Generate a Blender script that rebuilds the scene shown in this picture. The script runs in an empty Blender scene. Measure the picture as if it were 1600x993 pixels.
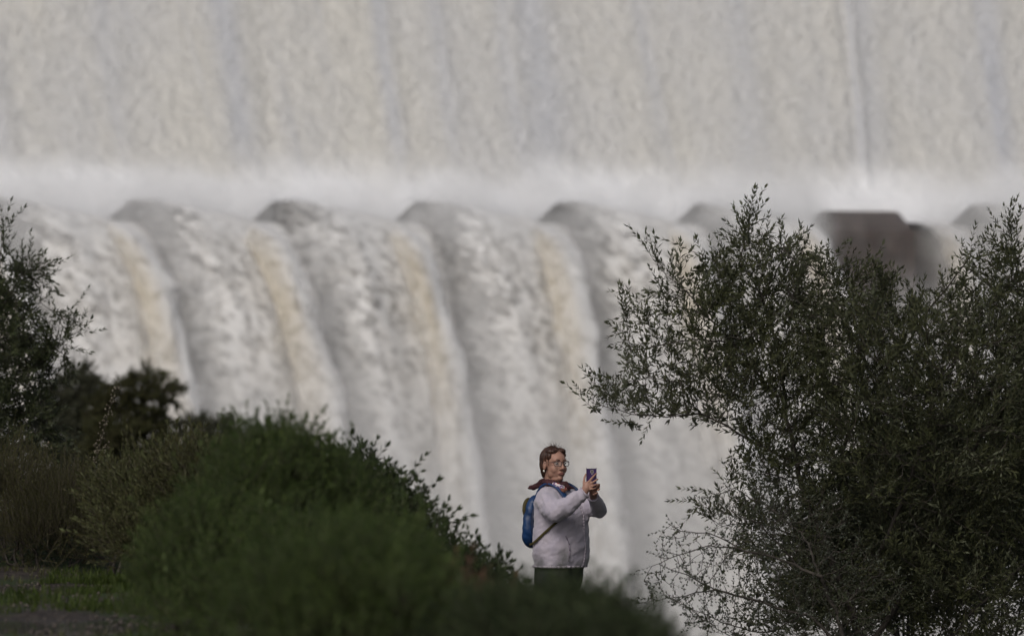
import bpy, bmesh, math, random
import numpy as np
from mathutils import Vector, Matrix

random.seed(7)
rng = np.random.default_rng(7)
S = bpy.context.scene
COL = S.collection
R = math.radians

# ------------------------------------------------------------------ camera
CAMZ = 2.18
FPX = 8889.0            # focal length in photo pixels (200 mm on 36 mm, 1600 px)
HOR = 563.0             # photo row of the horizon
cam_d = bpy.data.cameras.new('camera')
cam = bpy.data.objects.new('camera', cam_d)
COL.objects.link(cam)
cam.location = (0, 0, CAMZ)
cam.rotation_euler = (R(90) + math.atan((HOR - 496.5) / FPX), 0, 0)
cam_d.lens = 200.0
cam_d.sensor_width = 36.0
cam_d.clip_start = 0.5
cam_d.clip_end = 3000
cam_d.dof.use_dof = True
cam_d.dof.focus_distance = 36.8
cam_d.dof.aperture_fstop = 3.6
S.camera = cam

# ------------------------------------------------------------------ light
w = bpy.data.worlds.new('World'); S.world = w; w.use_nodes = True
nt = w.node_tree; nt.nodes.clear()
SUN_EL, SUN_AZ = R(42), R(-158)     # azimuth measured from +Y towards +X
sky = nt.nodes.new('ShaderNodeTexSky'); sky.sky_type = 'NISHITA'; sky.sun_disc = False
sky.sun_elevation = SUN_EL; sky.sun_rotation = SUN_AZ
sky.dust_density = 4.0; sky.air_density = 1.0; sky.ozone_density = 1.0
hs = nt.nodes.new('ShaderNodeHueSaturation'); hs.inputs['Saturation'].default_value = 0.55
bg = nt.nodes.new('ShaderNodeBackground'); bg.inputs['Strength'].default_value = 0.085
wo = nt.nodes.new('ShaderNodeOutputWorld')
nt.links.new(sky.outputs[0], hs.inputs['Color']); nt.links.new(hs.outputs[0], bg.inputs['Color'])
nt.links.new(bg.outputs[0], wo.inputs['Surface'])
sd = bpy.data.lights.new('sun', 'SUN'); sd.energy = 1.1; sd.angle = R(22); sd.color = (1.0, 0.945, 0.87)
sun = bpy.data.objects.new('sun', sd); COL.objects.link(sun)
dirv = Vector((math.sin(SUN_AZ) * math.cos(SUN_EL), math.cos(SUN_AZ) * math.cos(SUN_EL), math.sin(SUN_EL)))
sun.rotation_euler = dirv.to_track_quat('Z', 'Y').to_euler()
S.view_settings.view_transform = 'Standard'; S.view_settings.look = 'None'
S.view_settings.exposure = -0.03; S.view_settings.gamma = 1.0
S.cycles.max_bounces = 6; S.cycles.diffuse_bounces = 3; S.cycles.volume_bounces = 4
S.cycles.transparent_max_bounces = 24; S.cycles.transmission_bounces = 4
S.cycles.use_denoising = True
S.cycles.volume_step_rate = 1.6; S.cycles.volume_max_steps = 128

# ------------------------------------------------------------------ helpers
def px(x, y, d):
    """world point seen at photo pixel (x, y) at distance d"""
    return Vector(((x - 800.0) / FPX * d, d, CAMZ + (HOR - y) / FPX * d))

def sstep(a, b, x):
    t = np.clip((np.asarray(x, float) - a) / (b - a), 0, 1)
    return t * t * (3 - 2 * t)

def _hash(i, j, seed):
    n = (i.astype(np.int64) * 374761393 + j.astype(np.int64) * 668265263 + seed * 974634777) & 0x7fffffff
    n = ((n ^ (n >> 13)) * 1274126177) & 0x7fffffff
    n = n ^ (n >> 16)
    return (n & 0xffff) / 65535.0

def vnoise(x, y, seed=0):
    x = np.asarray(x, float); y = np.asarray(y, float)
    i = np.floor(x); j = np.floor(y); fx = x - i; fy = y - j
    i = i.astype(np.int64); j = j.astype(np.int64)
    fx = fx * fx * (3 - 2 * fx); fy = fy * fy * (3 - 2 * fy)
    a = _hash(i, j, seed); b = _hash(i + 1, j, seed); c = _hash(i, j + 1, seed); d = _hash(i + 1, j + 1, seed)
    return (a * (1 - fx) + b * fx) * (1 - fy) + (c * (1 - fx) + d * fx) * fy - 0.5

def fbm(x, y, o=4, seed=0):
    s = 0; a = 1.0
    for k in range(o):
        s = s + a * vnoise(x * 2 ** k + 13.1 * k, y * 2 ** k + 7.7 * k, seed + k); a *= 0.5
    return s

def link(name, me, mats=None, parent=None, kind=None, smooth=False, label=None, cat=None, group=None, loc=None):
    o = bpy.data.objects.new(name, me); COL.objects.link(o)
    if mats is not None:
        for m in (mats if isinstance(mats, (list, tuple)) else [mats]): me.materials.append(m)
    if smooth:
        me.polygons.foreach_set('use_smooth', [True] * len(me.polygons))
    if parent is not None: o.parent = parent
    if kind: o['kind'] = kind
    if label: o['label'] = label
    if cat: o['category'] = cat
    if group: o['group'] = group
    if loc is not None: o.location = loc
    return o

def empty(name, loc, label=None, cat=None, group=None, rz=0.0):
    o = bpy.data.objects.new(name, None); COL.objects.link(o)
    o.location = loc; o.rotation_euler = (0, 0, rz); o.empty_display_size = 0.2
    if label: o['label'] = label
    if cat: o['category'] = cat
    if group: o['group'] = group
    return o

def np_mesh(name, V, F):
    """V (n,3); F (m,k) all faces with the same k"""
    V = np.asarray(V, np.float32); F = np.asarray(F, np.int32)
    me = bpy.data.meshes.new(name)
    me.vertices.add(len(V)); me.vertices.foreach_set('co', V.ravel())
    k = F.shape[1]
    me.loops.add(F.size); me.loops.foreach_set('vertex_index', F.ravel())
    me.polygons.add(len(F)); me.polygons.foreach_set('loop_start', np.arange(0, F.size, k, dtype=np.int32))
    me.update(calc_edges=True)
    return me

def grid_faces(nu, nv):
    i = np.arange(nu - 1)[:, None]; j = np.arange(nv - 1)[None, :]
    a = (i * nv + j).ravel(); b = a + nv; c = b + 1; d = a + 1
    return np.stack([a, b, c, d], 1)

def add_attr(me, name, arr):
    at = me.attributes.new(name, 'FLOAT', 'POINT'); at.data.foreach_set('value', np.asarray(arr, np.float32).ravel())

def add_uv(me, u, v):
    """per-vertex flow coordinates as a UV map"""
    lay = me.uv_layers.new(name='flow')
    li = np.empty(len(me.loops), np.int32); me.loops.foreach_get('vertex_index', li)
    uv = np.stack([np.asarray(u).ravel()[li], np.asarray(v).ravel()[li]], 1).astype(np.float32)
    lay.data.foreach_set('uv', uv.ravel())

class Mat:
    def __init__(s, name):
        s.m = bpy.data.materials.new(name); s.m.use_nodes = True
        s.t = s.m.node_tree; s.t.nodes.clear()
        s.out = s.t.nodes.new('ShaderNodeOutputMaterial')
    def n(s, typ, **kw):
        nd = s.t.nodes.new('ShaderNode' + typ)
        for k, v in kw.items():
            if k.startswith('_'): setattr(nd, k[1:], v)
            else: s.set(nd, k, v)
        return nd
    def set(s, nd, k, v):
        key = int(k[1:]) if k[0] == 'i' and k[1:].isdigit() else k.replace('__', ' ')
        inp = nd.inputs[key]
        if isinstance(v, bpy.types.NodeSocket): s.t.links.new(v, inp)
        elif isinstance(v, (tuple, list)) and len(v) == 3 and inp.type == 'RGBA': inp.default_value = (*v, 1)
        else: inp.default_value = v
    def math(s, op, a, b=0.0, clamp=False):
        nd = s.t.nodes.new('ShaderNodeMath'); nd.operation = op; nd.use_clamp = clamp
        s.set(nd, 'i0', a); s.set(nd, 'i1', b); return nd.outputs[0]
    def mix(s, f, a, b):
        nd = s.t.nodes.new('ShaderNodeMix'); nd.data_type = 'RGBA'
        for i, v in ((0, f), (6, a), (7, b)):
            if isinstance(v, bpy.types.NodeSocket): s.t.links.new(v, nd.inputs[i])
            elif isinstance(v, (tuple, list)): nd.inputs[i].default_value = (*v, 1)
            else: nd.inputs[i].default_value = v
        return nd.outputs[2]
    def ramp(s, f, a, b, c0=0.0, c1=1.0):
        nd = s.n('MapRange', i1=a, i2=b, i3=c0, i4=c1); nd.clamp = True; nd.interpolation_type = 'SMOOTHSTEP'
        s.set(nd, 'i0', f); return nd.outputs[0]
    def noise(s, vec, scale, detail=4, rough=0.55, dist=0.0):
        nd = s.n('TexNoise', Scale=scale, Detail=detail, Roughness=rough, Distortion=dist)
        if vec is not None: s.set(nd, 'Vector', vec)
        return nd.outputs[0]
    def mapping(s, vec, scale=(1, 1, 1), loc=(0, 0, 0), rot=(0, 0, 0)):
        nd = s.n('Mapping', Scale=scale, Location=loc, Rotation=rot); s.set(nd, 'Vector', vec); return nd.outputs[0]
    def coord(s, o='Object'): return s.n('TexCoord').outputs[o]
    def attr(s, name): return s.n('Attribute', _attribute_name=name).outputs['Fac']
    def bump(s, h, strength=0.5, dist=0.02):
        return s.n('Bump', Strength=strength, Distance=dist, Height=h).outputs[0]
    def surf(s, sh): s.t.links.new(sh, s.out.inputs['Surface']); return s.m
    def bsdf(s, **kw): return s.n('BsdfPrincipled', **kw).outputs[0]

def simple_mat(name, col, rough=0.7, var=0.25, scale=20, bump=0.3, bdist=0.005, spec=0.3, **kw):
    m = Mat(name); v = m.noise(m.coord(), scale, 5)
    c = m.mix(m.ramp(v, 0.3, 0.7), tuple(x * (1 - var) for x in col), tuple(min(1, x * (1 + var)) for x in col))
    return m.surf(m.bsdf(Base__Color=c, Roughness=rough, Specular__IOR__Level=spec, Normal=m.bump(v, bump, bdist), **kw))

# ------------------------------------------------------------------ terrain
def ground_z(x, y):
    x = np.asarray(x, float); y = np.asarray(y, float)
    z = 0.97 * sstep(0.55, -0.9, x)
    near = 0.9 - 0.0 * x
    k = sstep(21, 16, y); z = z * (1 - k) + near * k
    # earth bank behind the puddles at far left
    z = z + 0.17 * sstep(33.3, 34.2, y + 0.35 * (x + 3.0)) * sstep(-1.9, -2.6, x) * sstep(44, 38, y)
    z = z + 0.05 * fbm(x * 0.9, y * 0.5, 3, 3) + 0.022 * fbm(x * 5, y * 3, 3, 5)
    drop = np.clip(y - 43, 0, None); z = z - 27 * sstep(0, 190, drop) - np.clip(drop, 0, 12) * 0.12
    # right flank falls to the river
    z = z - 2.2 * sstep(3.6, 9, x) * sstep(60, 40, y)
    # valley sides and the reservoir plateau behind the dam
    side = sstep(58, 150, np.abs(x)) * sstep(70, 200, y)
    z = z + side * (52 + 14 * fbm(x * .02, y * .02, 3, 9))
    z = np.where(y > 335, np.maximum(z, 36 * sstep(335, 350, y)), z)
    return z

def axis(vals):
    out = []
    for a, b, n in vals: out += list(np.linspace(a, b, n, endpoint=False))
    out.append(vals[-1][1]); return np.array(out)

gx = axis([(-1500, -200, 12), (-200, -30, 24), (-30, -6, 24), (-6, 5, 150), (5, 30, 24), (30, 200, 24), (200, 1500, 12)])
gy = axis([(-60, 10, 12), (10, 22, 24), (22, 44, 170), (44, 80, 40), (80, 360, 60), (360, 2500, 16)])
GX, GY = np.meshgrid(gx, gy, indexing='ij')
GZ = ground_z(GX, GY)
# shallow hollows the puddles lie in
PUD = [(-2.72, 30.4, 0.62, 0.75), (-2.05, 26.0, 0.95, 0.85), (-2.9, 27.6, 0.5, 0.5)]
for (cx, cy, ax, ay) in PUD:
    rr = ((GX - cx) / ax) ** 2 + ((GY - cy) / ay) ** 2
    GZ = GZ - 0.05 * np.clip(1.25 - rr, 0, 1)
PZ = [float(ground_z(cx, cy)) for (cx, cy, _, _) in PUD]
gm = np_mesh('ground', np.stack([GX.ravel(), GY.ravel(), GZ.ravel()], 1), grid_faces(len(gx), len(gy)))
m = Mat('earth')
co = m.coord()
n1 = m.noise(co, 1.3, 5); n2 = m.noise(co, 14, 6, 0.65); n3 = m.noise(co, 60, 4)
dirt = m.mix(m.ramp(n2, 0.35, 0.68), (0.024, 0.019, 0.017), (0.070, 0.056, 0.047))
gr = m.mix(n3, (0.018, 0.03, 0.009), (0.045, 0.062, 0.02))
c = m.mix(m.ramp(n1, 0.42, 0.56), dirt, gr)
h = m.math('ADD', m.math('MULTIPLY', n2, 1.0), m.math('MULTIPLY', n3, 0.4))
earth = m.surf(m.bsdf(Base__Color=c, Roughness=0.85, Specular__IOR__Level=0.25, Normal=m.bump(h, 0.9, 0.05)))
link('ground', gm, earth, kind='structure', smooth=True)

# puddles of rainwater on the path
m = Mat('puddle_water')
puddle_mat = m.surf(m.bsdf(Base__Color=(0.035, 0.036, 0.04), Roughness=0.08, Specular__IOR__Level=0.6,
                           Normal=m.bump(m.noise(m.coord(), 9, 2), 0.15, 0.01)))
for i, (cx, cy, ax, ay) in enumerate(PUD[:2]):
    a = np.linspace(0, 2 * math.pi, 40, endpoint=False)
    rr = 1.05 + 0.25 * np.array([fbm(np.cos(t) * 1.7 + i * 9, np.sin(t) * 1.7, 2, 2) for t in a])
    V = [(0, 0, 0)] + [(ax * r * math.cos(t), ay * r * math.sin(t), 0) for r, t in zip(rr, a)]
    F = [(0, k + 1, (k + 1) % 40 + 1) for k in range(40)]
    link('puddle', np_mesh('puddle', V, F), puddle_mat, loc=(cx, cy, PZ[i] - 0.024), kind='structure')

# ------------------------------------------------------------------ dam frame
ANG = R(12)
TU = np.array([math.cos(ANG), math.sin(ANG), 0.0]); NO = np.array([math.sin(ANG), -math.cos(ANG), 0.0])
D0 = np.array([0.0, 300.0, 0.0])
PPM = FPX / 300.0
def zpx(y): return CAMZ + (HOR - y) / PPM
def dam(u, out, z):
    u = np.asarray(u, float); out = np.asarray(out, float) + 0 * u; z = np.asarray(z, float) + 0 * u
    al = ANG - R(0.33) * np.clip(u.ravel(), -40, 40)      # the dam is gently curved in plan
    o_ = out.ravel()
    return D0[None] + u.ravel()[:, None] * TU + np.stack([o_ * np.sin(al), -o_ * np.cos(al), z.ravel()], 1)
ZL = 9.55                # height of the lip
ZB = 13.6                # where the face turns into the flip bucket
SL = 0.62                # slope of the face
PER = 7.58; U0 = 1.25    # spacing of the teeth, left edge of the tooth at k = 0
G = 9.81

def face_profile(s):
    """s: 0 at lip going up the water path; returns out, z (lip out = 0)"""
    s = np.asarray(s, float)
    L = 6.6
    # bucket: from horizontal at the lip to the slope of the face
    t = np.clip(s / L, 0, 1); th1 = math.atan2(1, SL)
    th = 0.10 + (th1 - 0.10) * sstep(0, 1, t) ** 0.8
    return th
ss = np.linspace(0, 52, 700)
th = face_profile(ss)
so = -np.concatenate([[0], np.cumsum(np.cos(th[:-1]) * np.diff(ss))])
sz = ZL + np.concatenate([[0], np.cumsum(np.sin(th[:-1]) * np.diff(ss))])

# ---- dam body (concrete) just under the water
cc = simple_mat('wet_concrete', (0.17, 0.155, 0.15), rough=0.65, var=0.3, scale=0.8, bump=0.6, bdist=0.15)
prof = [(so[i] - 0.5, sz[i] - 0.35) for i in range(0, 700, 35)]
prof = [(-1.2, -26), (-1.0, ZL - 1.6)] + prof + [(so[-1] - 9, sz[-1] - 0.3), (so[-1] - 9, 0), (-40, -26)]
us = np.linspace(-75, 75, 31)
V = []
for (o_, z_) in prof: V.append(dam(us, o_, z_))
V = np.concatenate(V); n = len(us); P = len(prof)
F = []
for i in range(P):
    for j in range(n - 1):
        a = i * n + j; b = ((i + 1) % P) * n + j
        F.append((a, a + 1, b + 1, b))
link('dam_wall', np_mesh('dam_wall', V, F), cc, kind='structure')

# ---- foam materials
def water_sheet_mat():
    m = Mat('foaming_sheet')
    uv = m.n('UVMap', _uv_map='flow').outputs[0]
    fan = m.mapping(uv, (1, 1, 1), rot=(0, 0, R(-4)))
    big = m.noise(m.mapping(fan, (0.16, 0.035, 1)), 1.0, 4)
    streak = m.noise(m.mapping(fan, (0.55, 0.02, 1), loc=(3, 0, 0)), 1.0, 3)
    scal = m.noise(m.mapping(uv, (3.0, 1.7, 1), rot=(0, 0, R(14))), 1.0, 5, 0.6, 0.5)
    fine = m.noise(m.mapping(uv, (6.0, 3.2, 1), rot=(0, 0, R(10))), 1.0, 5, 0.65, 0.3)
    c = m.mix(m.ramp(big, 0.3, 0.74), (0.70, 0.698, 0.70), (0.765, 0.745, 0.695))
    c = m.mix(m.ramp(streak, 0.55, 0.75, 0, 0.35), c, (0.55, 0.57, 0.64))
    c = m.mix(m.ramp(scal, 0.52, 0.30, 0, 0.38), c, (0.45, 0.44, 0.43))
    c = m.mix(m.ramp(fine, 0.5, 0.32, 0, 0.34), c, (0.45, 0.44, 0.43))
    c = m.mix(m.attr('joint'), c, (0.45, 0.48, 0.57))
    c = m.mix(m.attr('bucket'), c, (0.82, 0.83, 0.86))
    h = m.math('ADD', scal, m.math('MULTIPLY', fine, 0.5))
    st = m.math('MULTIPLY', m.math('SUBTRACT', 1.0, m.math('MULTIPLY', m.attr('bucket'), 0.6)), 0.85)
    b = m.n('Bump', Distance=0.5, Height=h, Strength=st).outputs[0]
    return m.surf(m.bsdf(Base__Color=c, Roughness=0.75, Specular__IOR__Level=0.2, Normal=b))
sheet_mat = water_sheet_mat()

# ---- water sheet down the face of the dam
un = axis([(-70, -32, 60), (-32, 32, 430), (32, 70, 60)])
sn = axis([(0, 22, 170), (22, 52, 40)])
UU, SS = np.meshgrid(un, sn, indexing='ij')
SO = np.interp(SS, ss, so); SZ = np.interp(SS, ss, sz); TH = np.interp(SS, ss, th)
bump_amp = sstep(1.5, 8, SS) * 0.75 + 0.25
UD = UU + 0.25 * SS
hgt = 0.17 * fbm(UD * 1.5, SS * 1.0, 4, 11) + 0.12 * fbm(UD * 0.22, SS * 0.09, 3, 12)
hgt = hgt * bump_amp
# seams of the blocks below show as ridges in the flow
joint = np.zeros_like(UU)
for (jx, wd, am) in ((-25.2, .5, .2), (-12.4, .7, .26), (-11.4, .5, -.1), (-4.6, .4, .26), (-1.7, .35, .14), (1.9, .4, .16), (3.9, .9, .22), (20.2, .20, .42), (19.75, .25, -.3), (21.3, .8, .2), (28, .5, .2), (-19.0, .4, .12), (9.5, .5, .10), (14.5, .6, .12)):
    wob = 0.25 * fbm(SS * 0.15, jx + 0 * SS, 2, 21)
    g = np.exp(-((UU - jx - wob) / wd) ** 2) * sstep(2.5, 8, SS) * (0.6 + 0.8 * vnoise(SS * .5, jx + 0 * SS, 5))
    hgt = hgt + am * g
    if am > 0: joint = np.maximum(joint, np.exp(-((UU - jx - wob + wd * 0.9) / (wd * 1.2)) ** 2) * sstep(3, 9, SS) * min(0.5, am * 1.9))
# at the lip the sheet scallops between the teeth
ph = ((UU - U0) / PER) % 1.0
kk = np.floor((UU - U0) / PER)
OUT = SO + np.sin(TH) * hgt; ZZ = SZ + np.cos(TH) * hgt
lip = sstep(3.4, 0, SS); lip2 = sstep(5.5, 0, SS)
toothmask = sstep(-0.02, 0.20, ph) * (1 - ph) ** 0.8 * 1.15
toothmask = np.where((kk == 2) , 0, toothmask)
ZZ = ZZ + 1.0 * toothmask * lip2 - 0.3 * sstep(.75, 1.0, ph) * lip2
OUT = OUT - 0.3 * toothmask * lip
# no water over the dry tooth: the sheet parts behind it
dry = ((kk == 2) & (ph > 0.02) & (ph < 0.66)).astype(float)
OUT = OUT - 2.0 * dry * lip; ZZ = ZZ - 0.2 * dry * lip
me = np_mesh('water', dam(UU, OUT, ZZ), grid_faces(len(un), len(sn)))
add_uv(me, UU, SS); add_attr(me, 'joint', joint)
bk = sstep(6.6, 4.0, SS + 1.2 * fbm(UU * 0.35, SS * .3, 3, 31))
add_attr(me, 'bucket', bk * 0.85)
link('water', me, sheet_mat, kind='structure', smooth=True)

# ---- materials for falling water
def fall_mat(name, thr0=0.42, base_alpha=0.0, sx=1.8, sy=1.3, white=(0.93, 0.925, 0.92), dark=(0.26, 0.25, 0.238), seed=0.0, amax=0.8, r0=.92, r1=1.34):
    m = Mat(name)
    uv = m.n('UVMap', _uv_map='flow').outputs[0]
    big = m.noise(m.mapping(uv, (sx * .35, sy * .35, 1), loc=(seed, seed, seed)), 1.0, 5, 0.6, 0.3)
    med = m.noise(m.mapping(uv, (sx, sy * 1.2, 1), loc=(seed * 2, 1, seed)), 1.0, 8, 0.72, 0.25)
    cov = m.attr('cover'); tan = m.attr('tan')
    c = m.mix(m.ramp(med, 0.42, 0.52), dark, white)
    c = m.mix(m.ramp(big, 0.6, 0.35, 0, 0.3), c, (0.68, 0.63, 0.56))
    c = m.mix(m.attr('pale'), c, (0.92, 0.922, 0.93))
    c = m.mix(tan, c, (0.74, 0.67, 0.54))
    # share of foam against holes that show what is behind
    a = m.math('ADD', m.math('ADD', med, m.math('MULTIPLY', big, 0.7)), m.math('MULTIPLY', cov, 1.0))
    a = m.math('MULTIPLY', m.ramp(a, r0, r1), amax)
    a = m.math('MAXIMUM', a, m.ramp(cov, 0.8, 1.0))
    edge = m.attr('edge')
    a = m.math('MULTIPLY', a, edge)
    h = m.math('ADD', med, m.math('MULTIPLY', big, 0.8))
    bs = m.bsdf(Base__Color=c, Roughness=0.85, Specular__IOR__Level=0.1, Normal=m.bump(h, 0.35, 0.3))
    tl = m.n('BsdfTranslucent'); m.set(tl, 'Color', c); ms = m.n('MixShader', i0=0.3); m.set(ms, 'i1', bs); m.set(ms, 'i2', tl.outputs[0]); bs = ms.outputs[0]
    tr = m.n('BsdfTransparent').outputs[0]
    mx = m.n('MixShader'); m.set(mx, 'i0', a); m.set(mx, 'i1', tr); m.set(mx, 'i2', bs)
    return m.surf(mx.outputs[0])
curtain_mats = [fall_mat('falling_water_a', seed=1.3, amax=.9, r0=1.06, r1=1.22), fall_mat('falling_water_b', seed=5.1, sx=1.6, sy=1.2, amax=.9, r0=1.0, r1=1.18), fall_mat('falling_water_c', seed=9.7, sx=1.4, sy=1.1, amax=.75), fall_mat('falling_water_d', seed=7.7, sx=1.7, sy=1.2, amax=1.0)]
jet_mat = fall_mat('jet_water', seed=3.3, sx=1.9, sy=1.2, dark=(0.42, 0.39, 0.35), white=(0.93, 0.925, 0.92))

def trajectory(t, v, vz, z0, o0):
    return o0 + v * t, z0 + vz * t - 0.5 * G * t * t

# curtains thrown over each tooth, three veils deep
NK = range(-8, 9)
allV = {0: [], 1: [], 2: []}
def curtain(k, layer):
    nu, nt_ = (40, 90) if abs(k) <= 4 else (16, 36)
    pe = 1.03 if k == 1 else 1.14
    p = np.linspace(-0.04, pe, nu)
    T = np.linspace(0, 2.55, nt_)
    Pp, Tt = np.meshgrid(p, T, indexing='ij')
    ub = U0 + PER * k + Pp * PER
    overT = sstep(-.05, 0.18, Pp) * (1 - np.clip(Pp, 0, 1)) ** 0.8 * 1.15
    v = (7.6, 6.6, 5.6, 4.6)[layer] + 0.9 * vnoise(Pp * 4 + k * 7.3, Tt * 1.2, 40 + layer) + 0.3
    v = v * (0.62 + 0.46 * sstep(0.05, 0.5, Pp))
    vz = ((2.1 - 0.3 * layer) * sstep(-.05, .18, Pp) - 1.1 * np.clip(Pp, 0, 1)) * (1 if k != 1 else 0.4) + 0.2
    z0 = ZL - 0.22 + 1.15 * overT
    o, z = trajectory(Tt, v, vz, z0, -0.8 - 0.2 * layer)
    rough = sstep(0.1, 1.2, Tt)
    o = o + rough * (0.75 * fbm(ub * 0.75 + layer * 9, Tt * 3.1 + k, 4, 50 + layer))
    uu = ub + rough * 0.5 * fbm(ub * 0.3, Tt * 3, 3, 60 + layer) + 0.55 * (1 - np.exp(-2.4 * Tt)) - 0.1 * Tt
    cov = -0.02 + 0.50 * sstep(0.12, 0.6, Pp) + 0.45 * sstep(0.6, 0.1, Tt) * sstep(0.06, 0.30, Pp)
    cov = cov + 0.07 * layer - 0.05 + 0.2 * sstep(0.9, 2.0, Tt)
    cov = np.maximum(cov, sstep(.55, .15, Tt) * sstep(.2, .45, Pp) * (1.0 if layer > 0 else .7))
    pale = sstep(1.1, .05, Tt) * sstep(.08, .40, Pp) * .9 * (1 + .5 * vnoise(ub, Tt * 4, 91))
    pale = np.clip(pale + .08 + .35 * sstep(1.0, 2.2, Tt), 0, 1)
    e0 = (0.14, 0.08, 0.02, -0.04)[layer]
    edge = sstep(e0, e0 + .22, Pp + .12 * vnoise(Tt * 5, Pp * 3 + k, 33)) * sstep(pe, pe - .08, Pp)
    if k == 2:
        edge = edge * (sstep(0.66, 0.98, Pp) * .35 + sstep(1.0, 1.8, Tt) * (.9 if layer >= 2 else .5))
    edge = np.clip(edge, 0, 1)
    me = np_mesh('curtain', dam(uu, o, z), grid_faces(nu, nt_))
    s = 0.5 * G * Tt * Tt * 0.75 + 6 * Tt
    add_uv(me, ub + 31 * layer, s); add_attr(me, 'cover', np.clip(cov, 0, 1)); add_attr(me, 'pale', pale); add_attr(me, 'tan', 0 * cov + 0.10 * sstep(.5, 1., Pp)); add_attr(me, 'edge', edge)
    return me
fall_root = empty('waterfall', (0, 300, ZL)); fall_root['kind'] = 'structure'
for k in NK:
    for layer in ((0, 1, 3) if abs(k) <= 4 else (3,)):
        o = link('water_curtain', curtain(k, layer), curtain_mats[layer], smooth=True)
        o.parent = fall_root; o.matrix_parent_inverse = Matrix.Translation((0, -300, -ZL))

# jets running out through the gaps between the teeth
ORD = {-3: 'leftmost', -2: 'second from left', -1: 'third from left', 0: 'fourth from left', 1: 'behind the olive tree'}
def jet(k):
    nt_, na = 120, 30
    T = np.linspace(0, 2.5, nt_); A = np.linspace(0, 2 * math.pi, na + 1)
    Tt, Aa = np.meshgrid(T, A, indexing='ij')
    ca = np.cos(Aa)
    Vs, Fs, at, off = [], [], {'u': [], 'v': [], 'tan': [], 'pale': [], 'cover': [], 'edge': []}, 0
    v = 10.6 + 0.5 * math.sin(k * 1.7)
    for sh, (scale, cv, ed) in enumerate(((1.3, .50, .8), (.88, .98, 1.0))):
        cu = U0 + PER * k - (0.85 if k != 2 else 1.15) + 0.12 * np.sin(Tt * 3 + k * 2.1) + 0.95 * (1 - np.exp(-2.4 * Tt)) - 0.25 * Tt - 0.15
        grow_ = sstep(0, .6, Tt); sc = 1 + (scale - 1) * grow_
        w_ = ((0.70 + 0.08 * math.sin(k * 2.3)) + 0.26 * Tt ** 0.8) * sc; d_ = (0.35 + 0.7 * Tt) * sc
        o, z = trajectory(Tt, v, 0.5, ZL - 0.25, -0.5)
        rn = 1 + 0.7 * fbm(Aa * 1.3 + k * 3.7 + sh * 5, Tt * 3.6, 4, 70) * grow_ + 0.35 * fbm(Aa * 3 + sh, Tt * 8 + k, 3, 77) * grow_
        bl_ = sstep(2 * math.pi - 1.0, 2 * math.pi, Aa); rn = rn * (1 - bl_) + rn[:, :1] * bl_
        uu = cu + ca * w_ * rn; oo = o + np.sin(Aa) * d_ * rn
        Vs.append(dam(uu, oo, z + 0.15 * np.sin(Aa))); Fs.append(grid_faces(nt_, na + 1) + off); off += nt_ * (na + 1)
        tan = sstep(0.35, -0.6, ca + 0.5 * vnoise(Aa, Tt * 2 + k, 8)) * sstep(0.2, .75, Tt) * sstep(2.0, 1.0, Tt) * 0.72 * (0.8 + 0.6 * vnoise(Tt * 4, Aa * 2 + k, 12))
        at['u'].append(Aa * 1.0 + 5 * k + sh * 17); at['v'].append(0.5 * G * Tt * Tt * 0.6 + 5 * Tt + 0 * Aa)
        at['tan'].append(tan)
        at['pale'].append(np.clip(sstep(.55, 0, Tt) + .9 * sstep(-.3, .6, ca) + .4 * sstep(1.2, 2.3, Tt), 0, 1))  # white foam; the bright right side of the jet is put into the colour
        cover = cv - 0.25 * sstep(1.0, 2.3, Tt) - (0.42 if sh == 0 else 0.24) * sstep(.4, 1, np.abs(ca)) * sstep(0, .3, Tt)
        at['cover'].append(cover); at['edge'].append((.35 if k == 3 else 1) * ed * sstep(2.5, 1.5, Tt) * (sstep(0, .3, Tt) if sh < 1 else 1) + 0 * Aa)
    me = np_mesh('water_jet', np.concatenate(Vs), np.concatenate(Fs))
    cat_ = {a: np.concatenate([x.ravel() for x in b]) for a, b in at.items()}
    add_uv(me, cat_['u'], cat_['v'])
    for a in ('tan', 'pale', 'cover', 'edge'): add_attr(me, a, cat_[a])
    return me
for k in range(-5, 6):
    lab = {-3: 'tan and white water jet pouring off the dam lip, leftmost of the full jets',
           -2: 'tan and white water jet pouring off the dam lip, second jet from the left',
           -1: 'tan and white water jet pouring off the dam lip, directly above the bush top',
           0: 'tan and white water jet falling straight behind the woman with the phone',
           1: 'tan water jet mostly hidden behind the left side of the big olive tree'}.get(k)
    if lab is None and k not in (2, 3, -4): continue
    lab = lab or {2: 'white water jet falling beside the left side of the dry concrete tooth', 3: 'white water jet right of the dry concrete tooth behind the olive tree', -4: 'water jet at the far left edge behind the left olive tree'}[k]
    link('water_jet', jet(k), jet_mat, smooth=True, label=lab, cat='water jet', group='jets of water thrown off the dam lip')

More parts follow.
